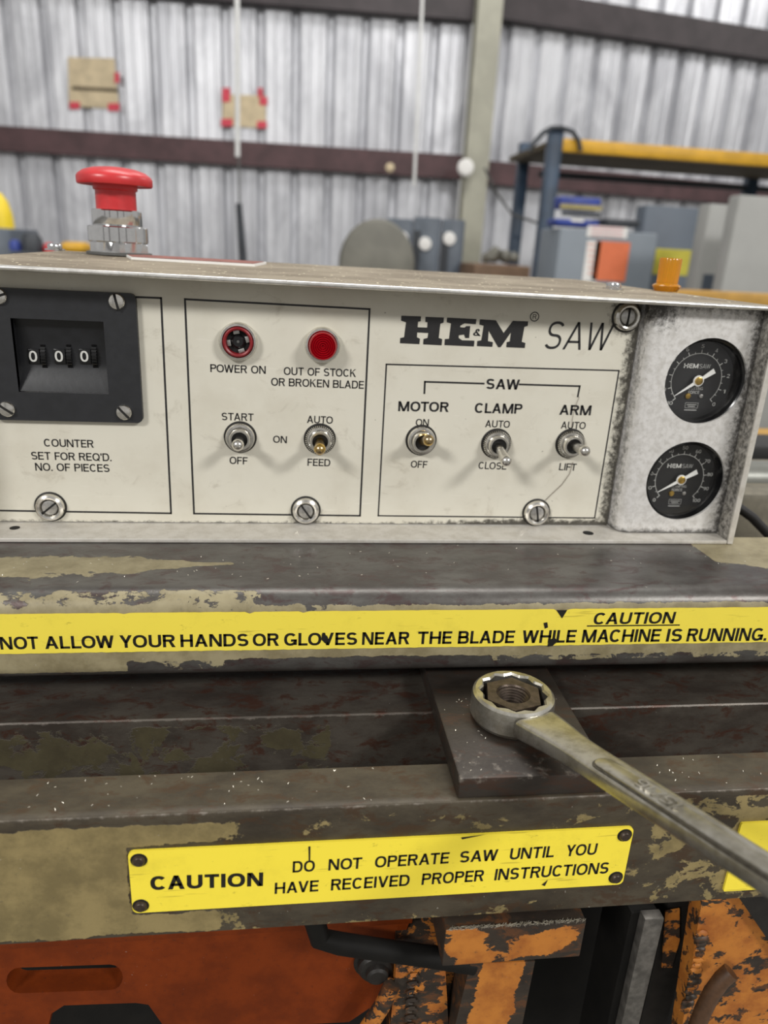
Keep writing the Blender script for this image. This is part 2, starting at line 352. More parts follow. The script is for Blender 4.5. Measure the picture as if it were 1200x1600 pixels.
# lettering: flat print, one mesh per line; a plain grotesque alphabet drawn stroke by stroke
WID = dict(A=.74,B=.66,C=.70,D=.69,E=.56,F=.54,G=.74,H=.69,I=0,J=.5,K=.68,L=.52,M=.86,N=.70,O=.77,P=.62,Q=.77,R=.66,S=.62,T=.62,U=.67,V=.70,W=1.02,X=.68,Y=.68,Z=.6)
def glyph(ch, t):
    W = WID.get(ch, .56); W = W*1.1 if W else t
    P_ = []; W += t*.35 if ch not in "I.'/ " else 0
    def bar(x0, y0, x1, y1): P_.append([(x0, y0), (x1, y0), (x1, y1), (x0, y1)])
    def dia(xb, yb, xt, yt):
        h = t*math.hypot(xt-xb, yt-yb)/abs(yt-yb)/2; P_.append([(xb-h, yb), (xb+h, yb), (xt+h, yt), (xt-h, yt)])
    def arc(cx, cy, rx, ry, a0, a1, n=22):
        q = []
        for k in range(n+1):
            a = math.radians(a0+(a1-a0)*k/n); c, s_ = math.cos(a), math.sin(a)
            f = 1/(abs(c)**2.3+abs(s_)**2.3)**(1/2.3)
            q.append(((cx+rx*c*f, cy+ry*s_*f), (cx+(rx-t)*c*f, cy+(ry-t*.92)*s_*f)))
        for a, b in zip(q, q[1:]): P_.append([a[0], b[0], b[1], a[1]])
    def bowl(y0, y1, xe, r=.30):
        ry = (y1-y0)/2; r = min(r, xe-t*.5); bar(0, y1-t*.92, xe-r, y1); bar(0, y0, xe-r, y0+t*.92); arc(xe-r, y0+ry, r, ry, -90, 90)
    hb = t*.92; m = .5
    if ch == 'A': h = t*.56; dia(h, 0, W/2, 1); dia(W-h, 0, W/2, 1); bar(W*.2, .24, W*.8, .24+hb*.9)
    elif ch == 'B': bar(0, 0, t, 1); bowl(m-hb/2+.02, 1, W*.95); bowl(0, m+hb/2+.02, W)
    elif ch == 'C': arc(W/2, .5, W/2, .5, 42, 318)
    elif ch == 'D': bar(0, 0, t, 1); bowl(0, 1, W, .42)
    elif ch == 'E': bar(0, 0, t, 1); bar(0, 0, W, hb); bar(0, 1-hb, W, 1); bar(0, m-hb/2+.02, W*.93, m+hb/2+.02)
    elif ch == 'F': bar(0, 0, t, 1); bar(0, 1-hb, W, 1); bar(0, m-hb/2, W*.9, m+hb/2)
    elif ch == 'G': arc(W/2, .5, W/2, .5, 42, 325); bar(W-t, .06, W, .5); bar(W*.54, .5-hb, W, .5)
    elif ch == 'H': bar(0, 0, t, 1); bar(W-t, 0, W, 1); bar(0, m-hb/2+.01, W, m+hb/2+.01)
    elif ch == 'I': bar(0, 0, t, 1)
    elif ch == 'K': bar(0, 0, t, 1); P_.append([(t*.8, .30), (W-t*1.35, 1), (W-.02, 1), (t*.8, .30+t*1.25)][::1]); P_.append([(W-t*1.3, 0), (W, 0), (W*.42+t*.5, .62), (W*.42-t*.35, .50)])
    elif ch == 'L': bar(0, 0, t, 1); bar(0, 0, W, hb)
    elif ch == 'M': bar(0, 0, t*.95, 1); bar(W-t*.95, 0, W, 1); dia(W/2, 0, t*.58, 1); dia(W/2, 0, W-t*.58, 1)
    elif ch == 'N': bar(0, 0, t*.95, 1); bar(W-t*.95, 0, W, 1); dia(W-t*.62, 0, t*.62, 1)
    elif ch in 'OQ':
        arc(W/2, .5, W/2, .5, 0, 360, 40)
        if ch == 'Q': P_.append([(W*.56, .27), (W*.66, .33), (W, .02), (W*.9, -.06)])
    elif ch == 'P': bar(0, 0, t, 1); bowl(.42, 1, W)
    elif ch == 'R': bar(0, 0, t, 1); bowl(.44, 1, W*.97); P_.append([(W-t*1.1, 0), (W+.02, 0), (W*.62+t*.3, .50), (W*.62-t*.7, .50)])
    elif ch == 'S': ry = .25+hb/4; arc(W/2, 1-ry, W*.48, ry, 28, 270); arc(W/2, ry, W/2, ry, 90, -152)
    elif ch == 'T': bar(W/2-t/2, 0, W/2+t/2, 1); bar(0, 1-hb, W, 1)
    elif ch == 'U': bar(0, .34, t, 1); bar(W-t, .34, W, 1); arc(W/2, .36, W/2, .36, 180, 360)
    elif ch == 'V': dia(W/2, 0, t*.55, 1); dia(W/2, 0, W-t*.55, 1)
    elif ch == 'W': h = t*.52; dia(W*.27, 0, h, 1); dia(W*.27, 0, W/2, 1); dia(W*.73, 0, W/2, 1); dia(W*.73, 0, W-h, 1)
    elif ch == 'X': dia(t*.6, 0, W-t*.6, 1); dia(W-t*.6, 0, t*.6, 1)
    elif ch == 'Y': dia(W/2, .40, t*.6, 1); dia(W/2, .40, W-t*.6, 1); bar(W/2-t/2, 0, W/2+t/2, .45)
    elif ch == '0': arc(W/2, .5, W/2, .5, 0, 360, 36)
    elif ch == '1': W = .34; bar(W-t, 0, W, 1); P_.append([(0, .72), (W-t*.5, .84), (W-t*.5, 1), (W-t, 1)])
    elif ch == '2': ry = .29; arc(W/2, 1-ry, W/2, ry, 172, -20); P_.append([(0, hb), (t*1.2, hb), (W, .66), (W-t*1.1, .62)]); bar(0, 0, W, hb)
    elif ch == '3': arc(W*.48, .74, W*.46, .26, 160, -80); arc(W/2, .28, W/2, .28, 80, -165)
    elif ch == '4': bar(W*.62, 0, W*.62+t, 1); bar(0, .22, W, .22+hb); P_.append([(0, .22), (t*1.1, .24), (W*.62+t, 1), (W*.62, 1)])
    elif ch == '5': arc(W/2, .32, W/2, .32, 130, -160); bar(W*.1, .5, W*.1+t, 1); bar(W*.1, 1-hb, W*.95, 1)
    elif ch == '6': arc(W/2, .31, W/2, .31, 0, 360, 30); arc(W/2, .5, W/2, .5, 60, 190)
    elif ch == '7': bar(0, 1-hb, W, 1); dia(W*.3, 0, W-t*.6, 1)
    elif ch == '8': arc(W/2, .75, W*.46, .25, 0, 360, 28); arc(W/2, .28, W/2, .28, 0, 360, 28)
    elif ch == '9': arc(W/2, .69, W/2, .31, 0, 360, 30); arc(W/2, .5, W/2, .5, -120, 10)
    elif ch == '&': W = .78; arc(.34, .79, .20, .21, -60, 240); arc(.32, .27, .31, .27, 100, 355); P_.append([(W-t*1.2, 0), (W+.03, 0), (.26, .72), (.26-t, .66)])
    elif ch == '.': W = t*1.05; bar(0, 0, W, t*1.05)
    elif ch == "'": W = t*.9; bar(0, .70, W, 1)
    elif ch == '/': W = .42; dia(t*.5, 0, W-t*.5, 1)
    else: W = .30
    return P_, W
def glyphs(s, weight=.135, shear=0., gap=.11):
    b = bmesh.new(); x = 0
    for i, ch in enumerate(s):
        polys, W = glyph(ch, weight)
        for p in polys:
            f = [b.verts.new((x+a+shear*y, y, 0)) for a, y in p]
            fc = b.faces.new(f)
        x += W+gap
        nx_ = s[i+1] if i+1 < len(s) else ' '
        if (ch in 'AVWTYLFP' and nx_ in 'AVWTYOCG') or (ch in 'CODG' and nx_ in 'AVWTY'): x -= .07
    bmesh.ops.recalc_face_normals(b, faces=b.faces[:])
    for f in b.faces:
        if f.normal.z < 0: f.normal_flip()
    me = bpy.data.meshes.new('lettering'); b.to_mesh(me); b.free(); return me
CAPH = 1.0
def text_mesh(s, P0, P1, cap, nrm, bold=.16, shear=0., lift=.00015, space=.11):
    me = glyphs(s, bold, shear, space); P0, P1, nrm = V(P0), V(P1), V(nrm)
    xs = [v.co.x for v in me.vertices]; x0, x1 = min(xs), max(xs)
    u = (P1-P0); L = u.length; u.normalize(); up = nrm.cross(u).normalized()
    for v in me.vertices:
        v.co = P0+u*((v.co.x-x0)/(x1-x0)*L)+up*((v.co.y-.5)*cap)+nrm*lift
    return me
def letter(s, p0, p1, cap_px, parent, mat='ink', Y=0., bold=.16, shear=0., lift=.00015, off=None, pl=None, space=.11):
    f = (lambda x, y: on_plane(x, y, *pl)) if pl else (lambda x, y: on_y(x, y, Y))
    mx, my = (p0[0]+p1[0])/2, (p0[1]+p1[1])/2
    cap = (f(mx, my-cap_px/2)-f(mx, my+cap_px/2)).length
    me = text_mesh(s, f(*p0), f(*p1), cap, pl[1] if pl else (0, -1, 0), bold, shear, lift, space)
    o = link('lettering', me, mat, parent, smooth=False)
    o['label'] = 'printed words %s' % s
    return o
def strip_px(pts, wid, Y, lift=.0001):        # printed rule through points on the plane Y
    b = MB(); P = [on_y(x, y, Y) for x, y in pts]
    for a, c in zip(P, P[1:]):
        u = (c-a).normalized(); n = Vector((0, -1, 0)).cross(u)*wid/2; e = u*wid/2
        b.face(b.verts([q+Vector((0, -lift, 0)) for q in (a-e-n, c+e-n, c+e+n, a-e+n)]))
    return b

# ================================================================== SETTING
WY = 7.0
colx = on_y(735, 250, WY)
def wall_dir(deg): a = math.radians(deg); return Vector((math.cos(a), math.sin(a), 0)), Vector((math.sin(a), -math.cos(a), 0))
def siding(name, start, deg, length, z1=6.0):
    u, n = wall_dir(deg); pitch = .305; k = int(length/pitch); prof = []
    for i in range(k):
        b = i*pitch
        for x, d in ((0, 0), (.075, 0), (.085, .008), (.100, .008), (.11, 0), (.165, 0), (.175, .008), (.19, .008), (.2, 0), (.215, 0), (.245, -.055), (.275, -.055)):
            prof.append((b+x, d))
    mb = MB(); lo = []; hi = []
    for x, d in prof:
        p = start+u*x+n*d; lo.append(mb.bm.verts.new((p.x, p.y, 0))); hi.append(mb.bm.verts.new((p.x, p.y, z1)))
    for i in range(len(prof)-1): mb.face((lo[i], lo[i+1], hi[i+1], hi[i]))
    return tag(mb.build(name, 'galv', angle=10), kind='structure')
start = Vector((colx.x, WY, 0))
uL, nL = wall_dir(-3.0); uR, nR = wall_dir(9.5)
siding('wall_back', start-uL*(28*.305+.05), -3.0, 28*.305+.06)
siding('wall_right', start, 9.5, 12)
fl = MB(); fl.box(-9, 13, -6, 10, -.1, 0); tag(fl.build('floor', 'concrete'), kind='structure')
def wall_at(px, py, side):      # point on the wall plane
    return on_plane(px, py, start, nL if side == 'L' else nR)
def girt(name, a, b, h, mat, side):
    n = nL if side == 'L' else nR; mb = MB()
    A, B = V(a), V(b); up = Vector((0, 0, h/2)); o0 = n*.012; o1 = n*.13
    # a Z section: web plus top and bottom flange
    mb.rings([[A+o0-up, A+o1-up, A+o1+up, A+o0+up], [B+o0-up, B+o1-up, B+o1+up, B+o0+up]])
    return tag(mb.build(name, mat), kind='structure')
pz = wall_at(700, 262, 'L').z; gh = .195
girt('trim_1', start-uL*8+Vector((0, 0, pz)), start+Vector((0, 0, pz)), gh, 'girt', 'L')
pz2 = wall_at(450, -6, 'L').z
girt('trim_2', start-uL*8+Vector((0, 0, pz2)), start+Vector((0, 0, pz2)), .2, 'girt_dark', 'L')
a = wall_at(760, 271, 'R').z
girt('trim_3', start+Vector((0, 0, a)), start+uR*11.5+Vector((0, 0, a)), .19, 'girt', 'R')
a = wall_at(980, 42, 'R').z
girt('trim_4', start+Vector((0, 0, a)), start+uR*11.5+Vector((0, 0, a)), .24, 'girt_dark', 'R')
cb = MB()
for x0, x1, y0, y1 in ((-.105, .105, -.30, -.285), (-.105, .105, -.16, -.145), (-.008, .008, -.285, -.16)):
    cb.box(start.x+x0, start.x+x1, WY+y0, WY+y1, 0, 6)
tag(cb.build('trim_5', 'column'), kind='structure')

for i_, (x_, y_) in enumerate(((-6.5, -6.2), (-2.6, -6.2), (1.6, -6.2), (5.8, -6.2))):  # unseen columns behind the camera, added for dark streaks in the chrome
    cb = MB(); cb.box(x_-.16, x_+.16, y_-.02, y_, 0, 6); cb.box(x_-.16, x_+.16, y_-.3, y_-.28, 0, 6); cb.box(x_-.012, x_+.012, y_-.28, y_-.02, 0, 6)
    tag(cb.build('trim_%d' % (6+i_), 'girt_dark'), kind='structure')
# ================================================================== CONTROL BOX
BZ = 1.1455                         # top of the beam that carries the box
box = empty('control_box', (0.05, 0.0, BZ), 'grey aluminium saw control box with beige switch panel, standing on the chipped upper beam', 'control box')
def P(o): return world_part(o, box)
ZB, ZP = 1.148, 1.2815
XL, XE, XR = -.172, .1915, .2605
# tray: bottom with front flange, right side wall, left side wall, back
mb = MB()
mb.box(XL, .2567, -.0236, .19, BZ+.0002, ZB, .0004)
for ya, yb in ((-.0236, -.0222), (-.0222, -.0205), (-.0205, .19)): mb.box(.2572, XR, ya, yb, BZ+.0004, 1.281, 0)
mb.box(XL-.0026, XL-.0001, -.0236, .14, BZ+.0004, 1.281, .0005)
tray = P(mb.build('base_tray', 'alu', grime=lambda c: .3 if (c.x > .255 and c.y > -.0225 and c.x < .259) else -.75))  # inner face of the right wall is darker than the rest
def oval_hole(px, py, name='mounting_hole'):
    p = on_z(px, py, ZB); q = on_z(px+7.5, py, ZB); r = abs(q.x-p.x)
    b = MB(); b.lathe([(r, -.0002), (r*1.06, .0002), (r*.86, .00035), (r*.8, .00012)], 24, (p.x, p.y, ZB), True, False)
    b.face(b.verts([(p.x+r*.86*math.cos(t*PI/12), p.y+r*.86*math.sin(t*PI/12), ZB+.0003) for t in range(24)]))
    return b.build(name, 'void', tray)
oval_hole(23, 825); oval_hole(919, 833)

# face panel
mb = MB(); nx, nz = 150, 60
_a, _b = on_y(16, 497, 0), on_y(170, 616, 0); CWIN = (_a.x, _b.x, _b.z, _a.z)
def face_grime(c):
    g = -1.15
    e = c.z-1.1488                                   # oily seam along the bottom edge
    g = max(g, .25-abs(e)/.0018*.5)
    if c.x > .06: g = max(g, .25+.5*sstep(c.x, .06, .14)-abs(e)/.002*.45)
    g = max(g, .5-(XE-c.x)/.0075*.6)                # against the gauge housing
    g = max(g, .8-math.dist((c.x, c.z), (.1865, 1.2765))/.012*.75)
    for sx, sz, k in SCREW_DIRT: g = max(g, k-math.dist((c.x, c.z), (sx, sz))/.0095*1.0)
    if c.x < -.10 and c.z > 1.2715: g = max(g, -.28)
    if c.x < -.05 and c.z > 1.2745: g = max(g, -.45)
    return g
SCREWS = [(76.7, 794.3, 40), (477.8, 799.9, -55), (840.0, 803, -78), (982.5, 495.5, 88)]
SCREW_DIRT = []
for px, py, a in SCREWS:
    p = on_y(px, py, 0); SCREW_DIRT.append((p.x, p.z-.002, .55 if px < 200 else .95))
vs = [[mb.bm.verts.new((XL+(XE-XL)*i/nx, 0, 1.1485+(ZP-1.1485)*j/nz)) for j in range(nz+1)] for i in range(nx+1)]
for i in range(nx):
    for j in range(nz):
        if vs[i][j].co.x < CWIN[1] and vs[i+1][j].co.x > CWIN[0] and vs[i][j].co.z < CWIN[3] and vs[i][j+1].co.z > CWIN[2]: continue
        mb.face((vs[i][j], vs[i+1][j], vs[i+1][j+1], vs[i][j+1]))
panel = P(mb.build('face_panel', 'face', grime=face_grime))
# rules
for pts, wd in (([(-25, 455), (251.7, 465.7), (267.3, 802), (-25, 797.3)], .0010),
                ([(289, 467.5), (577.5, 483), (562.5, 805.8), (303.2, 802.4), (289, 467.5)], .0010),
                ([(603.7, 569.2), (967, 579), (929, 809.3), (591, 805.8), (603.7, 569.2)], .0008),
                ([(663, 614.2), (663.9, 596.5), (755.7, 599.3)], .0010),
                ([(812, 600.6), (905.8, 603.4), (902.7, 619.3)], .0010)):
    strip_px(pts, wd, 0).build('printed_line', 'ink', panel, smooth=False)
for s, p0, p1, cap in (
        ('POWER ON', (328.7, 575), (415.2, 578), 12.2), ('OUT OF STOCK', (443.5, 579.5), (556.3, 583), 12.2),
        ('OR BROKEN BLADE', (423.7, 596.3), (568.5, 601.4), 12.2), ('START', (346.6, 650.5), (396.2, 652), 11.6),
        ('OFF', (358.8, 719), (387, 720), 11.4), ('ON', (426.8, 686), (448.3, 687), 11), ('AUTO', (479.8, 655), (520, 656.5), 11.4),
        ('FEED', (480.6, 722), (516, 723), 11.2), ('COUNTER', (68.7, 691.5), (146.3, 693.5), 12), ("SET FOR REQ'D.", (49, 711.7), (174, 714.5), 12),
        ('NO. OF PIECES', (55, 729.2), (171, 731.5), 12), ('ON', (649.7, 659.8), (670, 660.4), 11), ('OFF', (642, 725), (667.7, 725.8), 10.8),
        ('AUTO', (758.3, 661.8), (796.6, 663), 11), ('CLOSE', (747.8, 727), (791.5, 728.2), 11), ('AUTO', (876.7, 664), (915, 665), 11), ('LIFT', (873.9, 729), (900.5, 730), 11)):
    letter(s, p0, p1, cap, panel)
for s, p0, p1, cap in (('SAW', (759.9, 599.6), (811.8, 601), 15.8), ('MOTOR', (622.4, 634.6), (701.3, 636), 15.4), ('CLAMP', (742, 637.3), (816, 638.8), 15.4), ('ARM', (874.5, 640.2), (923.6, 641.2), 15.4)):
    letter(s, p0, p1, cap, panel, bold=.195, shear=.0)
letter('SAW', (853, 523.5), (958.5, 526.5), 43, panel, bold=.10, shear=.2, space=.16)
letter('R', (832.3, 494.7), (838.4, 494.9), 7.5, panel, bold=.14)
ring = MB(); c0 = on_y(835.2, 494.8, 0)
ra, rb = .0026, .0021
A = ring.verts([(c0.x+ra*math.cos(t*PI/18), -.00015, c0.z+ra*math.sin(t*PI/18)) for t in range(36)])
B = ring.verts([(c0.x+rb*math.cos(t*PI/18), -.00015, c0.z+rb*math.sin(t*PI/18)) for t in range(36)])
for i in range(36): ring.face((A[i], A[(i+1) % 36], B[(i+1) % 36], B[i]))
ring.build('registered_mark_ring', 'ink', panel, smooth=False)
# slab serif logo, in a crop frame of 1200 x 267 over (620,480)-(980,560)
def slab(polys, mat, frame, Y, parent, lift=.0002):
    b = MB(); X0, Y0, s = frame
    for poly in polys:
        pts = [on_y(X0+x/s, Y0+y/s, Y) for x, y in poly]
        tr = tessellate_polygon([[Vector((p.x, p.z, 0)) for p in pts]])
        vv = b.verts([(p.x, Y-lift, p.z) for p in pts])
        for t in tr: b.face([vv[i] for i in t])
    return b.build('logo_lettering', mat, parent, smooth=False)
H_ = [(24,44),(126,48),(124,73),(110,76),(108,104),(158,106),(160,79),(148,76),(149,50),(245,54),(243,80),(226,86),(218,160),(236,166),(233,198),(137,193),(139,165),(160,160),(164,134),(106,131),(104,156),(120,164),(117,192),(16,187),(18,160),(38,156),(48,78),(22,70)]
E_ = [(262,54),(415,62),(411,88),(352,84),(330,96),(330,104),(352,106),(362,98),(382,98),(376,160),(356,160),(350,142),(322,146),(322,160),(340,172),(404,174),(401,204),(248,197),(250,166),(272,164),(282,84),(260,78)]
M_ = [(432,63),(516,68),(556,134),(604,71),(684,74),(681,97),(664,102),(650,180),(669,186),(666,212),(570,208),(572,182),(588,178),(594,130),(540,208),(527,208),(478,122),(474,176),(500,182),(497,206),(417,202),(419,176),(440,172),(452,96),(430,90)]
slab([H_, E_, M_], 'ink', (620, 480, 1200/360), 0, panel)['label'] = 'bold slab logo reading HEM'
letter('&', (739.5, 519), (751.5, 519.6), 11, panel, bold=.17, shear=.15)

# cup-washer screws
def slot_screw(b, r, h, ang, slotw=.22):     # domed head with a milled slot, local Z up
    b.lathe([(r*1.0, 0), (r, h*.55), (r*.9, h*.85), (r*.6, h), (r*.02, h*1.04)], 28, (0, 0, 0), True, True)
def slot_bar(r, h, ang, wd=.24):
    b = MB(); b.box(-r*.97, r*.97, -r*wd/2, r*wd/2, h*.3, h*1.1); bmesh.ops.rotate(b.bm, cent=(0,0,0), matrix=Matrix.Rotation(math.radians(ang), 3, 'Z'), verts=b.bm.verts[:]); return b
for px, py, ang in SCREWS:
    p = on_y(px, py, -.003)
    b = MB(); R_ = .0078
    b.lathe([(R_, 0), (R_, .0012), (R_*.93, .0028), (R_*.78, .0036), (R_*.66, .0032), (R_*.58, .0018), (R_*.56, .0008)], 40, (0, 0, 0), True, False)
    o = P(b.build('panel_screw', 'nickel', None, (p.x, 0, p.z), OUT))
    b = MB(); slot_screw(b, R_*.57, .0028, ang); b.build('screw_head', 'dull_steel', o)
    slot_bar(R_*.57, .0028, ang).build('screw_slot', 'slot', o)
    b = MB()                                     # oily rim
    b.lathe([(R_*1.1, .0001), (R_*1.09, .0005), (R_*.98, .0008)], 40, (0, 0, 0), True, False); b.build('grease_ring', 'grease', o)

# toggle switches
def toggle(px, py, tip, h, lever_mat, knurl, r_out=.0079):
    p = on_y(px, py, -.003); T = on_y(tip[0], tip[1], -h)
    b = MB()
    b.lathe([(r_out*.72, 0), (r_out*.72, .0062), (r_out*.68, .0068), (r_out*.55, .0068), (r_out*.50, .0058), (r_out*.48, .001)], 36, (0, 0, 0), True, True)
    o = P(b.build('toggle_switch', 'nickel', None, (p.x, 0, p.z), OUT))
    b = MB()
    if knurl:
        n = 44; pts = []
        for k in range(n):
            for q, rr in ((0, 1.0), (.5, 1.0), (.55, .87), (.95, .87)):
                a = 2*PI*(k+q)/n; pts.append((rr*math.cos(a), rr*math.sin(a)))
        R0 = r_out*1.02
        b.rings([[(x*R0, y*R0, 0) for x, y in pts], [(x*R0, y*R0, .0026) for x, y in pts], [(x*R0*.93, y*R0*.93, .0034) for x, y in pts], [(x*R0*.75, y*R0*.75, .0036) for x, y in pts]], True, False)
    else:
        b.lathe([(r_out, 0), (r_out, .0022), (r_out*.95, .003), (r_out*.83, .0032), (r_out*.82, .0026), (r_out*.74, .0026)], 40, (0, 0, 0), True, False)
    b.build('dress_nut', 'nickel', o)
    b = MB(); b.lathe([(r_out*.53, .0056), (r_out*.4, .0052), (r_out*.02, .005)], 28, (0,0,0), False, True); b.build('dust_boot', 'void', o)
    b = MB(); b.lathe([(r_out*1.13, .0001), (r_out*1.08, .0005), (r_out, .0006)], 40, (0,0,0), True, False); b.build('grease_ring', 'grease', o)
    # lever from pivot to tip in local frame: X right, Y up, Z out
    base = Vector((0, 0, .003)); tl = Vector((T.x-p.x, T.z-p.z, h))
    d = (tl-base).normalized(); Lr = (tl-base).length
    prof = [(.0024, 0), (.0024, Lr*.35), (.0027, Lr*.6), (.0031, Lr*.82)]
    for k in range(7): a = k/6*PI/2; prof.append((max(.0032*math.cos(a), .00002), Lr*.86+.0032*math.sin(a)))
    b = MB(); b.lathe(prof, 24)
    mt = Matrix.Translation(base) @ Vector((0, 0, 1)).rotation_difference(d).to_matrix().to_4x4()
    b.bm.transform(mt)
    lv = b.build('lever', lever_mat, o)
    if lever_mat == 'brass': lv['label'] = 'worn brass lever'
    return o
M['lever_gold'] = None
def mk_lever_gold():
    k = N('brass_worn_lever'); c = k.mix(k.step(k.noise(260, 4, .6), .4, .6), lin(214, 178, 92), lin(178, 160, 128)); return k.fin(c, .25, 1.)
M['lever_gold'] = mk_lever_gold()
toggle(374.9, 685.1, (371.2, 697), .021, 'nickel', False)
toggle(499.9, 688, (499.5, 704), .021, 'lever_gold', True)
toggle(659.2, 689.6, (671, 687.5), .018, 'lever_gold', False)
toggle(777.3, 695, (792.8, 724.4), .026, 'nickel', True)
toggle(893.5, 695, (916.5, 706.5), .024, 'nickel', True)

# indicator lamps
p = on_y(372, 534, -.003); b = MB()
b.lathe([(.0099, 0), (.0099, .003), (.0092, .0044), (.0082, .0046), (.0078, .004), (.0077, .0008)], 44, (0, 0, 0), True, False)
lamp = P(b.build('pilot_lamp', 'nickel', None, (p.x, 0, p.z), OUT)); lamp['label'] = 'empty pilot lamp socket without its lens'
b = MB(); b.lathe([(.0077, .001), (.0077, .005), (.0070, .0055), (.0062, .005), (.006, .001)], 44, (0, 0, 0), False, False); b.build('lamp_ring', 'red_ring', lamp)
b = MB(); b.lathe([(.006, .0012), (.002, .0011), (.0001, .0011)], 36, (0, 0, 0), False, True); b.build('lamp_socket', 'void', lamp)
for a in (100, 285, 200, 10):
    b = MB(); a_ = math.radians(a)
    b.box(-.0016, .0016, -.0010, .0010, .001, .0028, .0002); b.bm.transform(Matrix.Rotation(a_, 4, 'Z') @ Matrix.Translation((0, .0049, 0))); b.build('contact_tab', 'dull_steel', lamp)
b = MB(); b.lathe([(.0034, .001), (.0034, .0022), (.0026, .0028), (.0001, .0028)], 28); b.build('bulb_base', 'black_gloss', lamp)
b = MB(); b.lathe([(.0007, .0028), (.0007, .0031), (.0001, .0032)], 16); b.build('contact_pin', 'gasket', lamp)
p = on_y(503.9, 539.5, -.003); b = MB()
b.lathe([(.0094, 0), (.0094, .003), (.0088, .0045), (.0078, .0046), (.0073, .004), (.0072, .001)], 44, (0, 0, 0), True, False)
lamp = P(b.build('pilot_lamp', 'nickel', None, (p.x, 0, p.z), OUT)); lamp['label'] = 'pilot lamp with round red lens'
b = MB(); prof = [(.0072, .001), (.0072, .0085), (.0069, .0092)]
rr = .0069
while rr > .0012:
    prof += [(rr-.0004, .0098), (rr-.0009, .0088)]; rr -= .0011
prof.append((.0002, .0094)); b.lathe(prof, 44); b.build('lamp_lens', 'red_lens', lamp, angle=60)

# counter: moulded black plate with a recessed window and three thumb wheels
def cw(px, py, Y=-.003): q = on_y(px, py, Y); return (q.x, q.z)
TR = cw(215, 459); BR_ = cw(220, 661)
cx1 = (TR[0]+BR_[0])/2; cz1, cz0 = TR[1], BR_[1]; cx0 = cx1-.0755
wx0, wz1 = cw(16, 497); wx1, wz0 = cw(170, 616)
b = MB()
pl_ = rrect(cx0, cx1, cz0, cz1, .003); win = [(wx0, wz0), (wx1, wz0), (wx1, wz1), (wx0, wz1)]
b.prism([(x, z) for x, z in pl_], 0, .003, [win])
for v in b.bm.verts: v.co = Vector((v.co.x, v.co.z*-1, v.co.y))
counter = P(b.build('counter', 'black'))
b = MB()                                             # window floor: upright back, then a lit slope
dp = .0045
zs = wz0+(wz1-wz0)*.30
sec = [(wz1, -.003), (wz1-.0006, .002), (wz1-.012, dp), (zs+.004, dp), (zs, dp-.0004), (wz0+.0004, -.0022)]
b.rings([[(wx0, y, z) for z, y in sec], [(wx1, y, z) for z, y in sec]], False, False, close=False)
b.face(b.verts([(wx0, -.003, wz0), (wx0, dp+.001, wz0), (wx0, dp+.001, wz1), (wx0, -.003, wz1)]))
b.face(b.verts([(wx1, -.003, wz0), (wx1, dp+.001, wz0), (wx1, dp+.001, wz1), (wx1, -.003, wz1)]))
b.build('window_recess', 'recess', counter)
for px in (53, 93.2, 132.8):
    q = on_y(px, 556.3, dp-.0003)
    b = MB(); b.box(q.x-.0027, q.x+.0030, dp-.0010, dp+.002, q.z-.0040, q.z+.0036, .0003); wl = b.build('digit_wheel', 'black_gloss', counter)
    me = text_mesh('0', (q.x-.0021, dp-.0012, q.z), (q.x+.0019, dp-.0012, q.z), .0056, (0, -1, 0), .17, 0); link('digit', me, 'white_ink', wl, smooth=False)
    tx = q.x+.0049; b = MB(); n = 36; R_ = .0098
    pts = []
    for k in range(n):
        for qq, rr in ((0, 1.0), (.5, 1.0), (.55, .92), (.95, .92)):
            a = 2*PI*(k+qq)/n; pts.append((rr*R_*math.cos(a), rr*R_*math.sin(a)))
    cyy = dp+.0075
    b.rings([[(tx+dx, cyy+y, q.z-.0002+z) for y, z in pts] for dx in (-.0012, .0012)])
    b.build('thumb_wheel', 'black_gloss', counter, angle=20)
for px, py, a in ((181.5, 471.5, -78), (193, 645, -48), (9.5, 640, -35), (-4, 463, 20)):
    q = on_y(px, py, -.0045); b = MB(); slot_screw(b, .0040, .0018, a)
    o = b.build('screw', 'nickel', counter, (q.x, -.003, q.z), OUT)
    slot_bar(.0040, .0018, a, .3).build('screw_slot', 'slot', o)

# gauge housing: folded aluminium with two round openings
GY = -.012
g = []
HU, HL = cw(1103, 596.5, GY), cw(1071, 752.5, GY)
HR = .0240
gx0, gx1 = XE+.0012, .2568
b = MB(); rb_ = .0085
def gz(z): return z
outer = [(gx0+rb_, 1.1486), (gx1-.0002, 1.1486), (gx1-.0002, ZP-.0005), (gx0+rb_, ZP-.0005)]
# front sheet as a fine grid so that the grime reads, minus the openings
fr = MB()
fr.prism(rrect(gx0+rb_, gx1-.0002, 1.1486, ZP-.0005, .0008, 2), 0, .0016, [circ(HU[0], HU[1], HR, 72), circ(HL[0], HL[1], HR, 72)])
bmesh.ops.subdivide_edges(fr.bm, edges=[e for e in fr.bm.edges if e.calc_length() > .006], cuts=4, use_grid_fill=True)
for v in fr.bm.verts: v.co = Vector((v.co.x, GY+.0016-v.co.z, v.co.y))
me_t = bpy.data.meshes.new('t'); bmesh.ops.triangulate(fr.bm, faces=fr.bm.faces[:]); fr.bm.to_mesh(me_t); fr.bm.free()
b.bm.from_mesh(me_t); bpy.data.meshes.remove(me_t)
arc = [(gx0+rb_-rb_*math.sin(t/10*PI/2), GY+rb_-rb_*math.cos(t/10*PI/2)) for t in range(11)]+[(gx0, .004)]
nzv = 40
cols = [[b.bm.verts.new((x, y, 1.1486+(ZP-.0005-1.1486)*k/nzv)) for k in range(nzv+1)] for x, y in arc]
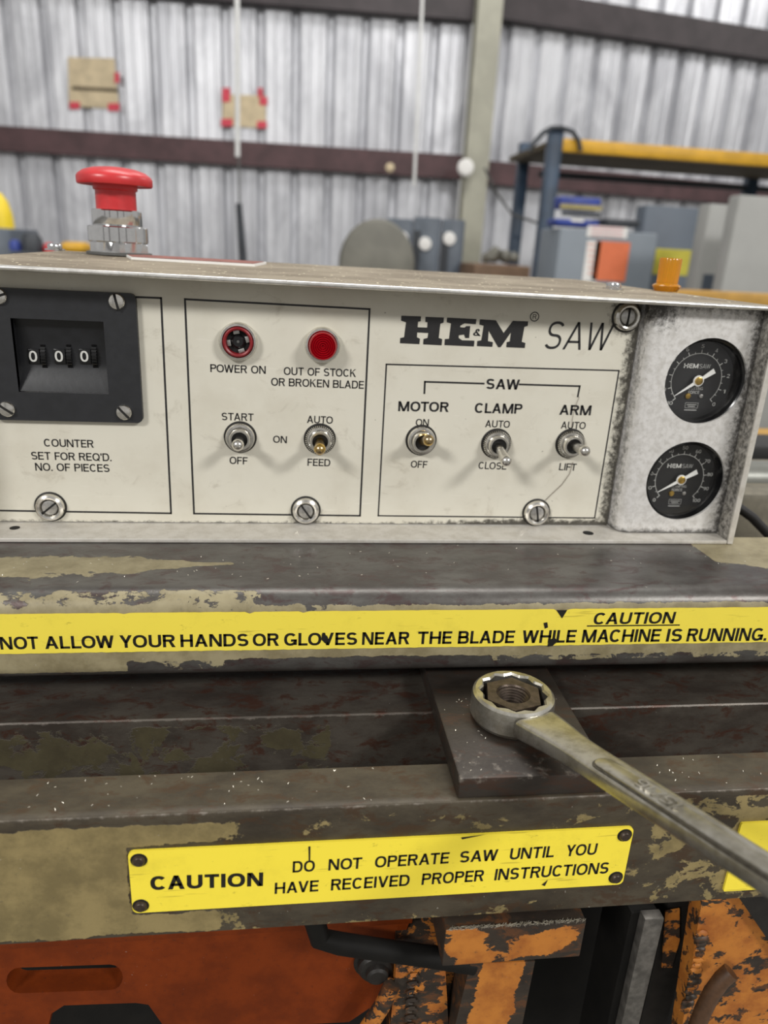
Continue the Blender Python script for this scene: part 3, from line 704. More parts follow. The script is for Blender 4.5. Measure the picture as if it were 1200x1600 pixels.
for c_, d_ in zip(cols, cols[1:]):
    for k in range(nzv): b.face((c_[k], d_[k], d_[k+1], c_[k+1]))
def gp_grime(c):
    q = -.95
    q = max(q, .5-(c.z-1.1486)/.0026*.5, .55-(ZP-c.z)/.006*.55, .7-(gx1-c.x)/.006*.7)
    q = max(q, .15-max(0, c.x-gx0)/.004*.4 if c.y > -.008 else -2)
    q = max(q, .8-math.dist((c.x, c.z), (gx0+.004, ZP-.003))/.016*.9)
    return q
housing = P(b.build('gauge_housing', 'alu_grey', grime=gp_grime))

def gauge(c, px, py, lines, marks, start_val, needle_px, parent):
    DY = GY+.0106
    q = on_y(px, py, DY); b = MB()
    X_, Z_ = q.x, q.z
    # case behind the opening, centred on the opening; local Z out
    D = .0205
    b.lathe([(.0262, -.024), (.0262, .0068), (.0254, .0082), (.0243, .0086), (.0232, .0076), (.0226, .0012), (.0222, 0)], 72, (0, 0, 0), True, False)
    o = P(b.build('pressure_gauge', 'black_gloss', None, (X_, DY, Z_), OUT))
    b = MB(); b.lathe([(.0224, .0), (.0001, .0)], 64, (0, 0, 0), False, True); b.lathe([(.0224, -.001), (.0001, -.001)], 64, (0,0,0), False, True); b.build('dial_face', 'dial', o)
    # scale arc and ticks: 0..10 over 270 degrees
    b = MB(); R1, R2 = .0150, .0153
    A = []; B = []
    for k in range(73):
        a = math.radians(-45+270*k/72); A.append(b.bm.verts.new((R1*math.cos(a), R1*math.sin(a), .0001))); B.append(b.bm.verts.new((R2*math.cos(a), R2*math.sin(a), .0001)))
    for k in range(72): b.face((A[k], A[k+1], B[k+1], B[k]))
    for k in range(21):
        a = math.radians(-45+13.5*k); r0, r1, wd = (.0150, .0172, .00022) if k % 2 == 0 else (.0150, .0162, .00016)
        u = Vector((math.cos(a), math.sin(a), 0)); n_ = Vector((-u.y, u.x, 0))*wd
        b.face(b.verts([u*r0-n_+Vector((0,0,.00012)), u*r1-n_+Vector((0,0,.00012)), u*r1+n_+Vector((0,0,.00012)), u*r0+n_+Vector((0,0,.00012))]))
    b.build('scale_marks', 'white_ink', o, smooth=False)
    for k, s in enumerate(marks):
        if not s: continue
        a = math.radians(-45+27*k); rr = .0192; w_ = .00085*len(s)
        me = text_mesh(s, (rr*math.cos(a)-w_, rr*math.sin(a), 0), (rr*math.cos(a)+w_, rr*math.sin(a), 0), .0021, (0, 0, 1), .14)
        link('numeral', me, 'white_ink', o, smooth=False)
    for s, x, y, w_, h_, bo, mt in lines:
        me = text_mesh(s, (x-w_/2, y, 0), (x+w_/2, y, 0), h_, (0, 0, 1), bo); l_ = link('lettering', me, mt, o, smooth=False); l_['label'] = 'small dial print reading %s' % s
    b = MB()                                              # small maker's box
    for x0, x1, y0, y1 in ((-.0040, .0040, -.0132, -.0130), (-.0040, .0040, -.0162, -.0160), (-.0040, -.0038, -.0162, -.0130), (.0038, .0040, -.0162, -.0130), (-.0030, .0030, -.0144, -.0140), (-.0022, .0022, -.0154, -.0150), (-.0040, .0036, -.0176, -.0171)):
        b.face(b.verts([(x0, y0, .0001), (x1, y0, .0001), (x1, y1, .0001), (x0, y1, .0001)]))
    b.build('rating_box', 'dim_ink', o, smooth=False)
    # needle
    ang = math.atan2(*needle_px[::-1]); b = MB()
    b.prism([(-.0158, -.0001), (-.0158, .0001), (-.0030, .0009), (.0026, .0008), (.0060, .0012), (.0104, .0015), (.0104, -.0015), (.0060, -.0012), (.0026, -.0008), (-.0030, -.0009)], .0022, .0026)
    b.lathe([(.0031, .0021), (.0031, .0027)], 28)
    b.bm.transform(Matrix.Rotation(ang, 4, 'Z')); b.build('needle', 'needle', o)
    b = MB(); b.lathe([(.0023, .0026), (.0022, .0034), (.0016, .0037), (.0001, .0037)], 28); b.build('needle_hub', 'brass', o)
    for x, y, mt in ((-.0035, -.0092, 'brass'), (.0045, -.0090, 'dull_steel')):
        b = MB(); slot_screw(b, .0017 if mt == 'brass' else .0012, .0009, 40); b.build('dial_screw', mt, o, (x, y, .0001))
    b = MB(); b.lathe([(.0226, .0064), (.0001, .0064)], 64, (0, 0, 0), False, True); b.build('dial_window', 'glass', o)
    return o
HEM1 = ('HEM', -.0048, .0080, .0088, .0026, .2, 'white_ink'); SAW1 = ('SAW', .0036, .0080, .0066, .0025, .10, 'dim_ink')
o = gauge(HU, 1088, 594, [HEM1, SAW1, ('CUTTING', .0006, -.0047, .0088, .0017, .16, 'dim_ink'), ('FORCE', -.0002, -.0070, .0068, .0017, .16, 'dim_ink')],
          ['0', '1', '2', '3', '4', '5', '6', '7', '8', '9', '10'], 0, (1.0, .70), None)
o['label'] = 'upper round black pressure gauge, scale 0 upwards'
o = gauge(HL, 1061.5, 748, [HEM1, SAW1, ('CLAMPING', .0006, -.0047, .0096, .0017, .16, 'dim_ink'), ('FORCE', -.0002, -.0070, .0068, .0017, .16, 'dim_ink')],
          ['100', '90', '80', '70', '60', '50', '40', '30', '20', '10', '0'], 100, (1.0, .58), None)
o['label'] = 'lower round black pressure gauge, scale to 100'

# lid: dusty sheet that rises slightly to the back, with a bright rolled front lip
LP, LN = Vector((.05, -.02, 1.2826)), Vector((.006, -.03, 1)).normalized()
def lidz(x, y): return LP.z-((x-LP.x)*LN.x+(y-LP.y)*LN.y)/LN.z
bl = on_plane(100, 391.5, LP, LN); br = on_plane(900, 436.5, LP, LN); bl0 = on_plane(-2, 397.8, LP, LN)
fl_x = XL-.003; fr_x = .2625
corner = [Vector((fl_x, -.019, 0)), Vector((fr_x, -.019, 0)), Vector((br.x, br.y, 0)), Vector((bl.x, bl.y, 0)), Vector((bl0.x, bl0.y, 0))]
b = MB(); nu = 90
def lerp(a, c, t): return a+(c-a)*t
def lid_x(t, y):
    xl = fl_x; return None
rows = []
NV = 14
for j in range(NV+1):
    v = j/NV; row = []
    y_mid = None
    L_ = corner[0].lerp(corner[3], v); R_ = corner[1].lerp(corner[2], v)
    for i in range(nu+1):
        q = L_.lerp(R_, i/nu); row.append((q.x, q.y, lidz(q.x, q.y)))
    rows.append(row)
top = rows
T = [b.verts(r) for r in top]; Bt = [b.verts([(x, y, z-.0022) for x, y, z in r]) for r in top]
for j in range(NV):
    for i in range(nu):
        b.face((T[j][i], T[j][i+1], T[j+1][i+1], T[j+1][i])); b.face((Bt[j][i], Bt[j+1][i], Bt[j+1][i+1], Bt[j][i+1]))
for i in range(nu): b.face((T[NV][i], T[NV][i+1], Bt[NV][i+1], Bt[NV][i])); b.face((T[0][i], Bt[0][i], Bt[0][i+1], T[0][i+1]))
for j in range(NV): b.face((T[j][0], T[j+1][0], Bt[j+1][0], Bt[j][0])); b.face((T[j][nu], Bt[j][nu], Bt[j+1][nu], T[j+1][nu]))
lid = P(b.build('lid', 'lid'))
b = MB(); prof = []
for k in range(13):
    a = -PI/2+PI*k/12-PI/2; prof.append((math.cos(a)*.0014, math.sin(a)*.00125))
prof = [(.0014*math.sin(2*PI*k/16), .00125*math.cos(2*PI*k/16)) for k in range(16)]
b.rings([[(x, -.0195+dy, lidz(x, -.0195)-.0011+dz) for dy, dz in prof] for x in (fl_x, fr_x+.0002)])
b.build('lid_lip', 'lip', lid)['label'] = 'bright bare metal front edge'
def lid_px(x, y): return on_plane(x, y, LP, LN)
for px, py in ((958, 452), (86, 391)):
    q = lid_px(px, py); b = MB()
    b.lathe([(.0062, 0), (.0062, .0008), (.0046, .001)], 32, cap1=False); b.lathe([(.0044, .0008), (.0046, .0026), (.0040, .0038), (.002, .0042), (.0001, .0043)], 28)
    b.build('lid_screw', 'chrome', lid, q)
# maroon plaque on the lid
c_ = [lid_px(205, 405.5), lid_px(398, 416.5)]
b = MB(); y0, y1 = c_[0].y, c_[0].y+.02
xs = (c_[0].x, c_[1].x)
b.rings([[(xs[0], y0, lidz(xs[0], y0)), (xs[1], c_[1].y, lidz(xs[1], c_[1].y)), (xs[1]+.006, c_[1].y+.03, lidz(xs[1], c_[1].y+.03)), (xs[0]-.01, y0+.03, lidz(xs[0], y0+.03))],
         [(xs[0], y0, lidz(xs[0], y0)+.0014), (xs[1], c_[1].y, lidz(xs[1], c_[1].y)+.0014), (xs[1]+.006, c_[1].y+.03, lidz(xs[1], c_[1].y+.03)+.0014), (xs[0]-.01, y0+.03, lidz(xs[0], y0+.03)+.0014)]])
pq = b.build('plaque', 'white', lid); pq['label'] = 'thin plaque with pale edge and maroon top'
b = MB(); e_ = .0015
b.face(b.verts([(xs[0]+.0005, y0+.0006, lidz(xs[0], y0)+.0016), (xs[1]-.0005, c_[1].y+.0006, lidz(xs[1], c_[1].y)+.0016), (xs[1]+.005, c_[1].y+.029, lidz(xs[1], c_[1].y+.03)+.0016), (xs[0]-.009, y0+.029, lidz(xs[0], y0+.03)+.0016)]))
b.build('plaque_face', 'plaque', pq)

# emergency stop
q = lid_px(187, 398.5); fw = (Vector(q)-CAM).dot(_fwd); s = .955*fw/F_PX          # metres per picture unit there
def hx(n, r, ph=0): return [(r*math.cos(2*PI*k/n+ph), r*math.sin(2*PI*k/n+ph)) for k in range(n)]
b = MB(); b.lathe([(51*s, 0), (51*s, 4*s), (48*s, 5*s)], 48); stop = P(b.build('emergency_stop_button', 'gasket', None, q)); stop['label'] = 'red mushroom stop button on a stepped chrome collar'
b = MB(); hexa = MB(); N6 = 72; R6 = 49*s
def hexr(t): a = (t+PI/6) % (PI/3)-PI/6; return R6*math.cos(PI/6)/math.cos(a)
lo = []; hi = []
for k in range(N6):
    t = 2*PI*k/N6+.22; r_ = hexr(2*PI*k/N6)*1.03; drop = (r_-R6*.9)*.55
    lo.append((r_*math.cos(t), r_*math.sin(t), 4.5*s)); hi.append((r_*math.cos(t), r_*math.sin(t), 19*s-drop))
b.rings([lo, hi, [(44*s*math.cos(2*PI*k/N6+.22), 44*s*math.sin(2*PI*k/N6+.22), 20*s) for k in range(N6)]])
b.build('lock_nut', 'chrome', stop)
b = MB(); b.lathe([(45*s, 19*s), (46.5*s, 21*s), (46.5*s, 42*s), (45*s, 43.5*s), (39*s, 43.5*s)], 56); b.build('collar', 'chrome', stop)
b = MB(); b.lathe([(38*s, 43*s), (38.5*s, 44*s), (38.5*s, 66*s), (37*s, 68*s), (33*s, 68*s)], 56); b.build('collar', 'chrome', stop)
b = MB(); b.lathe([(31*s, 67*s), (31*s, 96*s), (34*s, 98*s), (34*s, 106*s)], 48); b.build('stem', 'red', stop)
b = MB(); b.lathe([(34*s, 105*s), (52*s, 106*s), (56*s, 104*s), (57.5*s, 106*s), (57.5*s, 115*s), (55*s, 119*s), (47*s, 124.5*s), (34*s, 128.5*s), (18*s, 130.5*s), (1*s, 131*s)], 64); b.build('mushroom_head', 'red', stop, angle=50)
# amber lamp
q = lid_px(1040, 455); fw = (Vector(q)-CAM).dot(_fwd); s = fw/F_PX
b = MB(); b.lathe([(17*s, 0), (19*s, 3*s), (22*s, 8*s), (20*s, 10*s), (15*s, 12*s)], 32); al = P(b.build('amber_lamp', 'amber', None, q)); al['label'] = 'small amber cylinder lamp on the lid'
b = MB(); pr = [(15.5*s, 11*s), (16*s, 47*s), (15*s, 49*s), (1*s, 49*s)]
n = 60; loops = []
for r_, z_ in pr: loops.append([((r_*(1+.035*(k % 2)))*math.cos(2*PI*k/n), (r_*(1+.035*(k % 2)))*math.sin(2*PI*k/n), z_) for k in range(n)])
b.rings(loops); b.build('lamp_lens', 'amber', al)
# a loose hair on the panel
b = MB(); pts = [(975, 655), (968, 668), (955, 700), (935, 738), (925, 752), (905, 765), (880, 775), (868, 780)]
pts = [(895, 722), (890, 740), (878, 757), (862, 772), (852, 782)]
b.tube([on_y(x, y, -.0006) for x, y in pts], .00014, 6); b.build('hair_strand', 'hose_brown', panel)
b = MB(); b.tube([on_y(x, y, -.0006) for x, y in ((905, 620), (897, 640), (894, 655), (893, 668))], .0001, 6); b.build('hair_strand', 'hose_brown', panel)

# ================================================================== SAW BEAM with decal
YB = -.087
beam = empty('saw_beam', (0.05, -.05, 1.085), 'chipped olive steel beam with rounded edge and long yellow caution strip, under the control box', 'beam')
pr = [(-.012, BZ)]
r = .010
pr += [(YB+r-r*math.sin(t/8*PI/2), BZ-r+r*math.cos(t/8*PI/2)) for t in range(9)]
r2 = .007; zb = 1.1015
pr += [(YB+r2-r2*math.cos(t/6*PI/2), zb+r2-r2*math.sin(t/6*PI/2)) for t in range(7)]
pr += [(-.012, zb)]
def beam_wear(c):
    w_ = .9
    x = c.x
    if c.z > BZ-.0004 and c.y > YB+.008:                          # top sheet
        e = .035-x                                                # olive tongue that tapers to the right
        mid = -.0555+.012*max(0, (x+.15)/.12)*.4
        half = .0105*sstep(-x, .030, .10)+.0015
        w_ = .75-1.45*(1-sstep(abs(c.y-mid), half*.2, half*1.7))*(1 if x < -.028 else 0)
        if x > .235: w_ = min(w_, 1.-2.2*sstep(c.y+.3*(x-.235), -.058, -.040))
        if x < -.03 and c.y < -.068: w_ = .55
    elif c.z > 1.1365:                                             # rounded edge
        if x < -.03: w_ = -.07 if c.z > 1.1405 else (-.22 if c.z > 1.1388 else -.45)
        elif x < .02: w_ = -.2+sstep(x, -.03, .02)*1.0*(1 if c.z > 1.141 else .2)
        else: w_ = .75 if c.z > 1.1405 else .2-sstep(1.1405-c.z, 0, .003)*1.0
    elif c.z > 1.112: w_ = -.75
    else:
        w_ = -.75 if x < -.075 else (.15 if x < -.02 else .65)
        if x > .1: w_ = .05 if c.z > 1.107 else .7
        if c.z < 1.1055: w_ = max(w_, .35)
    return w_
bm_ = grid_sweep(densify(pr, .0022), -.36, .46, 330)
world_part(bm_.build('beam_body', 'olive', wear=beam_wear), beam)
b = MB(); b.box(-.35, -.30, -.08, -.02, 1.0852, 1.1013, .001); b.box(.40, .45, -.08, -.02, 1.0852, 1.1013, .001); world_part(b.build('mounting_foot', 'dark_steel'), beam)
dY = YB-.0003
dt, db = on_y(600, 954, dY).z, on_y(600, 1012.5, dY).z
b = MB(); nx = 220
edge = [random.uniform(-.00025, .00025) for _ in range(nx+1)]
NICK = [(on_y(877, 960, dY).x, .003, .0036), (on_y(195, 960, dY).x, .0016, .0008), (on_y(476, 957, dY).x, .002, .0012), (on_y(390, 957, dY).x, .0016, .0009)]
T_, B_ = [], []
for i in range(nx+1):
    x = -.2+.5*i/nx; nk = 0
    for cx, hw, d_ in NICK: nk = max(nk, d_*(1-abs(x-cx)/hw))
    T_.append(b.bm.verts.new((x, dY, dt-max(0, nk)+edge[i]*.4))); B_.append(b.bm.verts.new((x, dY, db+edge[i]*.6)))
mid = [b.bm.verts.new((v.co.x, dY, (dt+db)/2)) for v in T_]
for i in range(nx): b.face((mid[i], mid[i+1], T_[i+1], T_[i])); b.face((B_[i], B_[i+1], mid[i+1], mid[i]))
decal = world_part(b.build('caution_decal', 'yellow_decal', grime=lambda c: -.12 if (abs(c.z-dt) < .0025 or abs(c.z-db) < .002) else -.6), beam)
decal['label'] = 'yellow strip with black warning words'
lines = [('DO', -42, -8), ('NOT', 0, 60), ('ALLOW', 70, 178), ('YOUR', 187, 274), ('HANDS', 282, 388), ('OR', 395, 436), ('GLOVES', 444, 558), ('NEAR', 566, 640), ('THE', 653, 706), ('BLADE', 716, 804), ('WHILE', 816, 900), ('MACHINE', 910, 1032), ('IS', 1042, 1066), ('RUNNING.', 1074, 1199)]
def ty(x): return 1005.0-.0143*x+2.2e-6*x*x
for s_, a, c_ in lines: letter(s_, (a, ty(a)), (c_, ty(c_)), 19.6, decal, 'ink_dark', dY, .195, lift=.0001)
letter('CAUTION', (928, 966.5), (1055, 965), 18, decal, 'ink_dark', dY, .195, lift=.0001, shear=.06)
strip_px([(918, 978), (1061, 976.5)], .0007, dY).build('printed_line', 'ink_dark', decal, smooth=False)

def scuff(parent, pts, Y, mat='grease'):
    b = MB(); q = [on_y(x, y, Y) for x, y in pts]; vv = b.verts([(p_.x, Y-.00022, p_.z) for p_ in q]); b.face(vv); b.build('scuff_mark', mat, parent, smooth=False)
scuff(decal, [(503, 990), (511, 993), (514, 1000), (508, 1005), (502, 999)], dY)
scuff(decal, [(849, 973), (855, 972), (856, 980), (851, 982)], dY)
scuff(decal, [(869, 953), (886, 953), (878, 966)], dY)
scuff(decal, [(857, 1000), (866, 996), (872, 1001), (863, 1009), (855, 1010)], dY)
# ================================================================== RAILS
RZ = 1.085; RY0 = -.096; RY1, RY2 = -.1348, -.1585
ZF = 1.0195
rear = grid_sweep(densify([(.06, RZ), (RY0+.0006, RZ), (RY0, RZ-.0007), (RY0, 1.0202), (.06, 1.0202)], .004), -.40, .50, 240)
def rear_wear(c):
    if c.y < RY0+.0006 and c.z < RZ-.003:
        w_ = .55
        if c.x < .02: w_ = .0
        if c.x > .12: w_ = .7
        return w_
    return .9
tag(rear.build('rear_rail', 'rail', wear=rear_wear, edge=lambda c: .05 if (c.y < RY0+.0003 and c.z > RZ-.0014) else -1.), 'dark oily steel rail behind the open slot, deep in shade below the upper beam', 'rail')
front = empty('front_rail', (0.05, -.147, ZF), 'worn olive front rail carrying the riveted yellow caution plates', 'rail')
fr_ = grid_sweep(densify([(RY1, RZ), (RY2+.0008, RZ), (RY2+.0003, RZ-.0003), (RY2, RZ-.0008), (RY2, ZF+.002), (RY2+.002, ZF), (RY1, ZF)], .003), -.40, .45, 260)
def front_wear(c):
    if c.z > RZ-.001: return .75
    if c.y < RY2+.0006:
        d_ = RZ-c.z; w_ = -.62
        if c.x > -.03: w_ = -.62+1.05*sstep(c.x, -.05, .0)
        if d_ < .006: w_ = max(w_, .75-d_/.006*.5)
        if c.x > .0: w_ = .28
        if c.x > .16: w_ = .05
        if c.z < ZF+.005: w_ = max(w_, .2)
        if -.0665 < c.x < .155 and 1.0315 < c.z < 1.0695: w_ = max(w_, .3)
        return w_
    return .6
world_part(fr_.build('rail_body', 'olive_low', wear=front_wear, edge=lambda c: .0 if (c.y < RY2+.0005 and c.z > RZ-.0013) else -1.), front)
# caution plate
sY = RY2-.0012
def on_s(x, y): q = on_y(x, y, sY); return q
s0 = on_s(201, 1331.5); s1 = on_s(989, 1292); s2 = on_s(975, 1381); s3 = on_s(206, 1428)
x0, x1 = (s0.x+s3.x)/2, (s1.x+s2.x)/2; z1, z0 = (s0.z+s1.z)/2, (s3.z+s2.z)/2
tilt = math.atan2((s1.z-s0.z+s2.z-s3.z)/2, x1-x0)
b = MB(); pp = rrect(x0, x1, z0, z1, .0025)
b.prism(pp, 0, .0011)
for v in b.bm.verts: v.co = Vector((v.co.x, sY+.0011-v.co.z, v.co.y))
cp = world_part(b.build('caution_plate', 'yellow_plate', grime=lambda c: -.1), front); cp['label'] = 'yellow plate held by four rivets'
letter('CAUTION', (235, 1380), (411, 1373.5), 21.5, cp, 'ink_dark', sY, .23, lift=.0001)
for s_, xa, xb in (('DO', 457, 492), ('NOT', 513, 566), ('OPERATE', 586, 702), ('SAW', 719, 778), ('UNTIL', 797, 866), ('YOU', 885, 933)):
    f = lambda x: 1353.5-.0595*(x-475)
    letter(s_, (xa, f(xa)), (xb, f(xb)), 17.5, cp, 'ink_dark', sY, .185, lift=.0001, shear=.04)
for s_, xa, xb in (('HAVE', 429, 498), ('RECEIVED', 517, 640), ('PROPER', 659, 756), ('INSTRUCTIONS', 773, 951)):
    f = lambda x: 1385.8-.062*(x-464)
    letter(s_, (xa, f(xa)), (xb, f(xb)), 17.5, cp, 'ink_dark', sY, .185, lift=.0001, shear=.04)
for px, py in ((217, 1344), (220, 1415), (976, 1305), (962, 1371)):
    q = on_s(px, py); b = MB(); b.lathe([(.0027, 0), (.0026, .0008), (.0019, .0016), (.0001, .0019)], 24)
    b.build('rivet', 'nut', cp, (q.x, sY, q.z), OUT)
    b = MB(); b.lathe([(.0034, .0), (.0033, .0002), (.0025, .0003)], 24); b.build('grime_ring', 'grease', cp, (q.x, sY, q.z), OUT)
q0, q1 = on_s(1155, 1287), on_s(1134, 1393)
b = MB(); b.prism(rrect((q0.x+q1.x)/2, .33, q1.z, q0.z, .0008), 0, .0011)
for v in b.bm.verts: v.co = Vector((v.co.x, sY+.0011-v.co.z, v.co.y))
world_part(b.build('caution_plate', 'yellow_plate', grime=lambda c: -.1), front)['label'] = 'plain end of a second yellow plate'

scuff(cp, [(482, 1322), (485, 1322), (484.5, 1346), (482.5, 1346)], sY)
scuff(cp, [(720, 1308), (760, 1303), (722, 1311)], sY)
scuff(cp, [(846, 1382), (856, 1374), (851, 1384)], sY)
# clamp plate, nut, wrench
PT = RZ+.0105
b = MB(); b.box(.0705, .1362, -.1575, -.02, RZ+.0001, PT, .0012)
tag(b.build('clamp_plate', 'plate', wear=lambda c: .6, edge=lambda c: -.1 if (c.z > PT-.0013 and c.y < -.156) else -1.), 'dark rectangular steel plate bridging the two rails under the ring of the wrench', 'steel plate')
WC = on_z(802, 1086, 1.108)
nut = MB(); n6 = hx(6, .0138, .3); ho = circ(0, 0, .0078, 36)
nut.prism(n6, 0, .0132, [ho])
nut = tag(nut.build('hex_nut', 'nut', None, (WC.x, WC.y, PT+.0001)), 'dull rusty hex nut inside the ring end of the wrench', 'nut')
b = MB(); prof = [(.0077, .001), (.0077, .0132), (.0072, .0124)]
for k in range(6): prof += [(.0072-.0003*k, .0118-.0013*k), (.0064-.0003*k, .0112-.0013*k)]
prof += [(.0045, .003), (.0001, .003)]
b.lathe(prof, 36); b.build('threaded_bore', 'nut', nut, angle=10)

dirv = (on_z(1190, 1360, 1.1275)-WC); dirv.z = 0; dirv.normalize()
wr = empty('wrench', (WC.x, WC.y, PT), 'large chrome combination wrench lying with its ring on the nut, stamped 15/16', 'wrench')
wr.rotation_euler = (0, 0, math.atan2(dirv.y, dirv.x))
# local frame: X along the handle, Z up
n = 192; RO, h0, h1 = .0192, .0012, .0145
def star(k): a = (12*k/n) % 1.0; t = abs(a-.5)*2; return .0141+.0016*t**1.3
loops = []
def lp(fn, z): return [(fn(k)*math.cos(2*PI*k/n), fn(k)*math.sin(2*PI*k/n), z) for k in range(n)]
for fn, z in ((lambda k: star(k), h0), (lambda k: star(k), h1-.0010), (lambda k: star(k)+.0008, h1), (lambda k: RO-.0016, h1), (lambda k: RO-.0004, h1-.0010), (lambda k: RO, h1-.003), (lambda k: RO, h0+.002), (lambda k: RO-.0012, h0)): loops.append(lp(fn, z))
b = MB(); b.rings(loops+[loops[0]], False, False)
b.build('ring_end', 'wrench', wr, angle=30, grime=lambda c: -.8)
# handle: rounded bar that narrows after the ring and rises
rise = (1.1275-(PT+.0078))/((on_z(1190, 1360, 1.1275)-WC).to_2d().length-.016)
def hw(x):
    return lerp(.0112, .0078, sstep(x, .012, .050)) if x < .05 else lerp(.0078, .0064, sstep(x, .05, .15))
def ht(x): return lerp(.0050, .0036, sstep(x, .015, .06))
sec = []
for k in range(20):
    a = 2*PI*k/20; ca, sa = math.cos(a), math.sin(a)
    sec.append((math.copysign(abs(ca)**.32, ca), math.copysign(abs(sa)**.45, sa)))
loops = []; xs = [.0178+.004*i for i in range(64)]
def hz(x): return .0078+max(0, x-.016)*rise
for x in xs: loops.append([(x, hw(x)*c, hz(x)+ht(x)*s_) for c, s_ in sec])
b = MB(); b.rings(loops); b.build('handle', 'wrench', wr, angle=40, grime=lambda c: -.75)
# raised panel with round end on the top of the handle
b = MB(); xa, xb = .060, .235
def zt(x, y): return hz(x)+ht(x)
out = []
m_ = 10; pr_ = .0040; oy = -.0019
for k in range(m_+1): a = PI/2+PI*k/m_; out.append((xa+pr_+pr_*math.cos(a), oy+pr_*math.sin(a)))
for i in range(1, 30): out.append((xa+pr_+(xb-xa-pr_)*i/29, oy-pr_*(1-.12*i/29)))
for i in range(29, 0, -1): out.append((xa+pr_+(xb-xa-pr_)*i/29, oy+pr_*(1-.12*i/29)))
cx_ = sum(p[0] for p in out)/len(out)
l0 = [(x, y, zt(x, y)-.0008) for x, y in out]; l1 = [(x, y, zt(x, y)+.0010) for x, y in out]
l2 = [(x if x > xa+.004 else x+.0006, oy+(y-oy)*.90, zt(x, y)+.0014) for x, y in out]
b.rings([l0, l1, l2]); b.build('raised_panel', 'wrench', wr, angle=40, grime=lambda c: -.7)
b = MB(); l0 = [(x-.0008 if x < xa+.004 else x, oy+(y-oy)*1.16, zt(x, y)+.0001) for x, y in out]
b.rings([[(x, y, z-.001) for x, y, z in l0], l0]); b.build('panel_groove', 'wrench_rough', wr)
me = glyphs('15/16', .13); xs_ = [v.co.x for v in me.vertices]; w0, w1 = min(xs_), max(xs_)
L0, L1, hh = .080, .1005, .0052
for v in me.vertices:
    tx = (v.co.x-w0)/(w1-w0); x = L1-(L1-L0)*tx; y = oy+.0026-(v.co.y/CAPH)*hh*.98+.0
    v.co = Vector((x, y, zt(x, y)+.0021))
bmm = bmesh.new(); bmm.from_mesh(me); ex = bmesh.ops.extrude_face_region(bmm, geom=bmm.faces[:]); bmesh.ops.translate(bmm, vec=(0, 0, -.0010), verts=[g_ for g_ in ex['geom'] if isinstance(g_, bmesh.types.BMVert)])
bmesh.ops.recalc_face_normals(bmm, faces=bmm.faces[:]); bmm.to_mesh(me); bmm.free()
link('size_mark', me, 'wrench', wr, smooth=False)['label'] = 'raised figures 15/16'
# open end
b = MB(); ex_ = xs[-1]; zc = hz(ex_)
jaw = [(ex_-.004, -.0085), (ex_+.012, -.020), (ex_+.030, -.023), (ex_+.045, -.018), (ex_+.048, -.0125), (ex_+.022, -.0122), (ex_+.016, -.006), (ex_+.016, .006), (ex_+.022, .0122), (ex_+.048, .0125), (ex_+.045, .018), (ex_+.030, .023), (ex_+.012, .020), (ex_-.004, .0085)]
b.prism(jaw, zc-.005, zc+.005); b.build('open_end', 'wrench', wr, grime=lambda c: -.8)

# steel chips lying on the metal
b = MB()
for _ in range(150):
    k = random.random()
    if k < .35: px, py, z = random.uniform(0, 1190), random.uniform(856, 900), BZ
    elif k < .8: px, py, z = random.uniform(0, 1190), random.uniform(1200, 1250)-.0, RZ
    else: px, py, z = random.uniform(690, 760), random.uniform(1060, 1210), PT
    if k >= .35 and k < .8 and 600 < px < 1000: continue
    if k < .35: pass
    q = on_z(px, py-(px-600)*.035, z)
    if z == RZ and not (RY2+.002 < q.y < RY1-.001): continue
    if z == PT and not (.073 < q.x < .134 and -.155 < q.y < -.1): continue
    if z == BZ and not (YB+.011 < q.y < -.026): continue
    a = random.uniform(0, PI); L_ = random.uniform(.0002, .0006)*(1.6 if random.random() < .12 else 1); t_ = .00013
    u = Vector((math.cos(a), math.sin(a), 0))*L_; v_ = Vector((-math.sin(a), math.cos(a), 0))*t_
    b.rings([[q+u+v_, q-u+v_, q-u-v_, q+u-v_], [q+u*.8+v_+Vector((0, 0, .0003)), q-u*.6+v_+Vector((0, 0, .0002)), q-u*.6-v_+Vector((0, 0, .0002)), q+u*.8-v_+Vector((0, 0, .0003))]])
tag(b.build('metal_shavings', 'shaving'), 'tiny bright steel chips scattered over beam and rails', 'metal chips', kind='stuff')

# ================================================================== BELOW THE FRONT RAIL
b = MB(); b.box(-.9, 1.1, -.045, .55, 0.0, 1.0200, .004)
tag(b.build('machine_base', 'shade_black'), 'saw base coloured near-black for the shadow under the rails', 'machine base')  # base painted almost black to give the dark void below the rails
def plate_px(name, poly, Y, th, mat, parent=None, holes=(), wear=None, dens=.006):
    b = MB(); pts = [on_y(x, y, Y) for x, y in poly]
    hs = [[(q.x, q.z) for q in (on_y(x, y, Y) for x, y in h)] for h in holes]
    b.prism([(p_.x, p_.z) for p_ in pts], 0, th, hs)
    if wear: 
        bmesh.ops.triangulate(b.bm, faces=b.bm.faces[:])
        for _ in range(3):
            bmesh.ops.subdivide_edges(b.bm, edges=[e for e in b.bm.edges if e.calc_length() > dens], cuts=1)
            bmesh.ops.triangulate(b.bm, faces=b.bm.faces[:])
    for v in b.bm.verts: v.co = Vector((v.co.x, Y+v.co.z, v.co.y))
    return b.build(name, mat, parent, wear=wear)
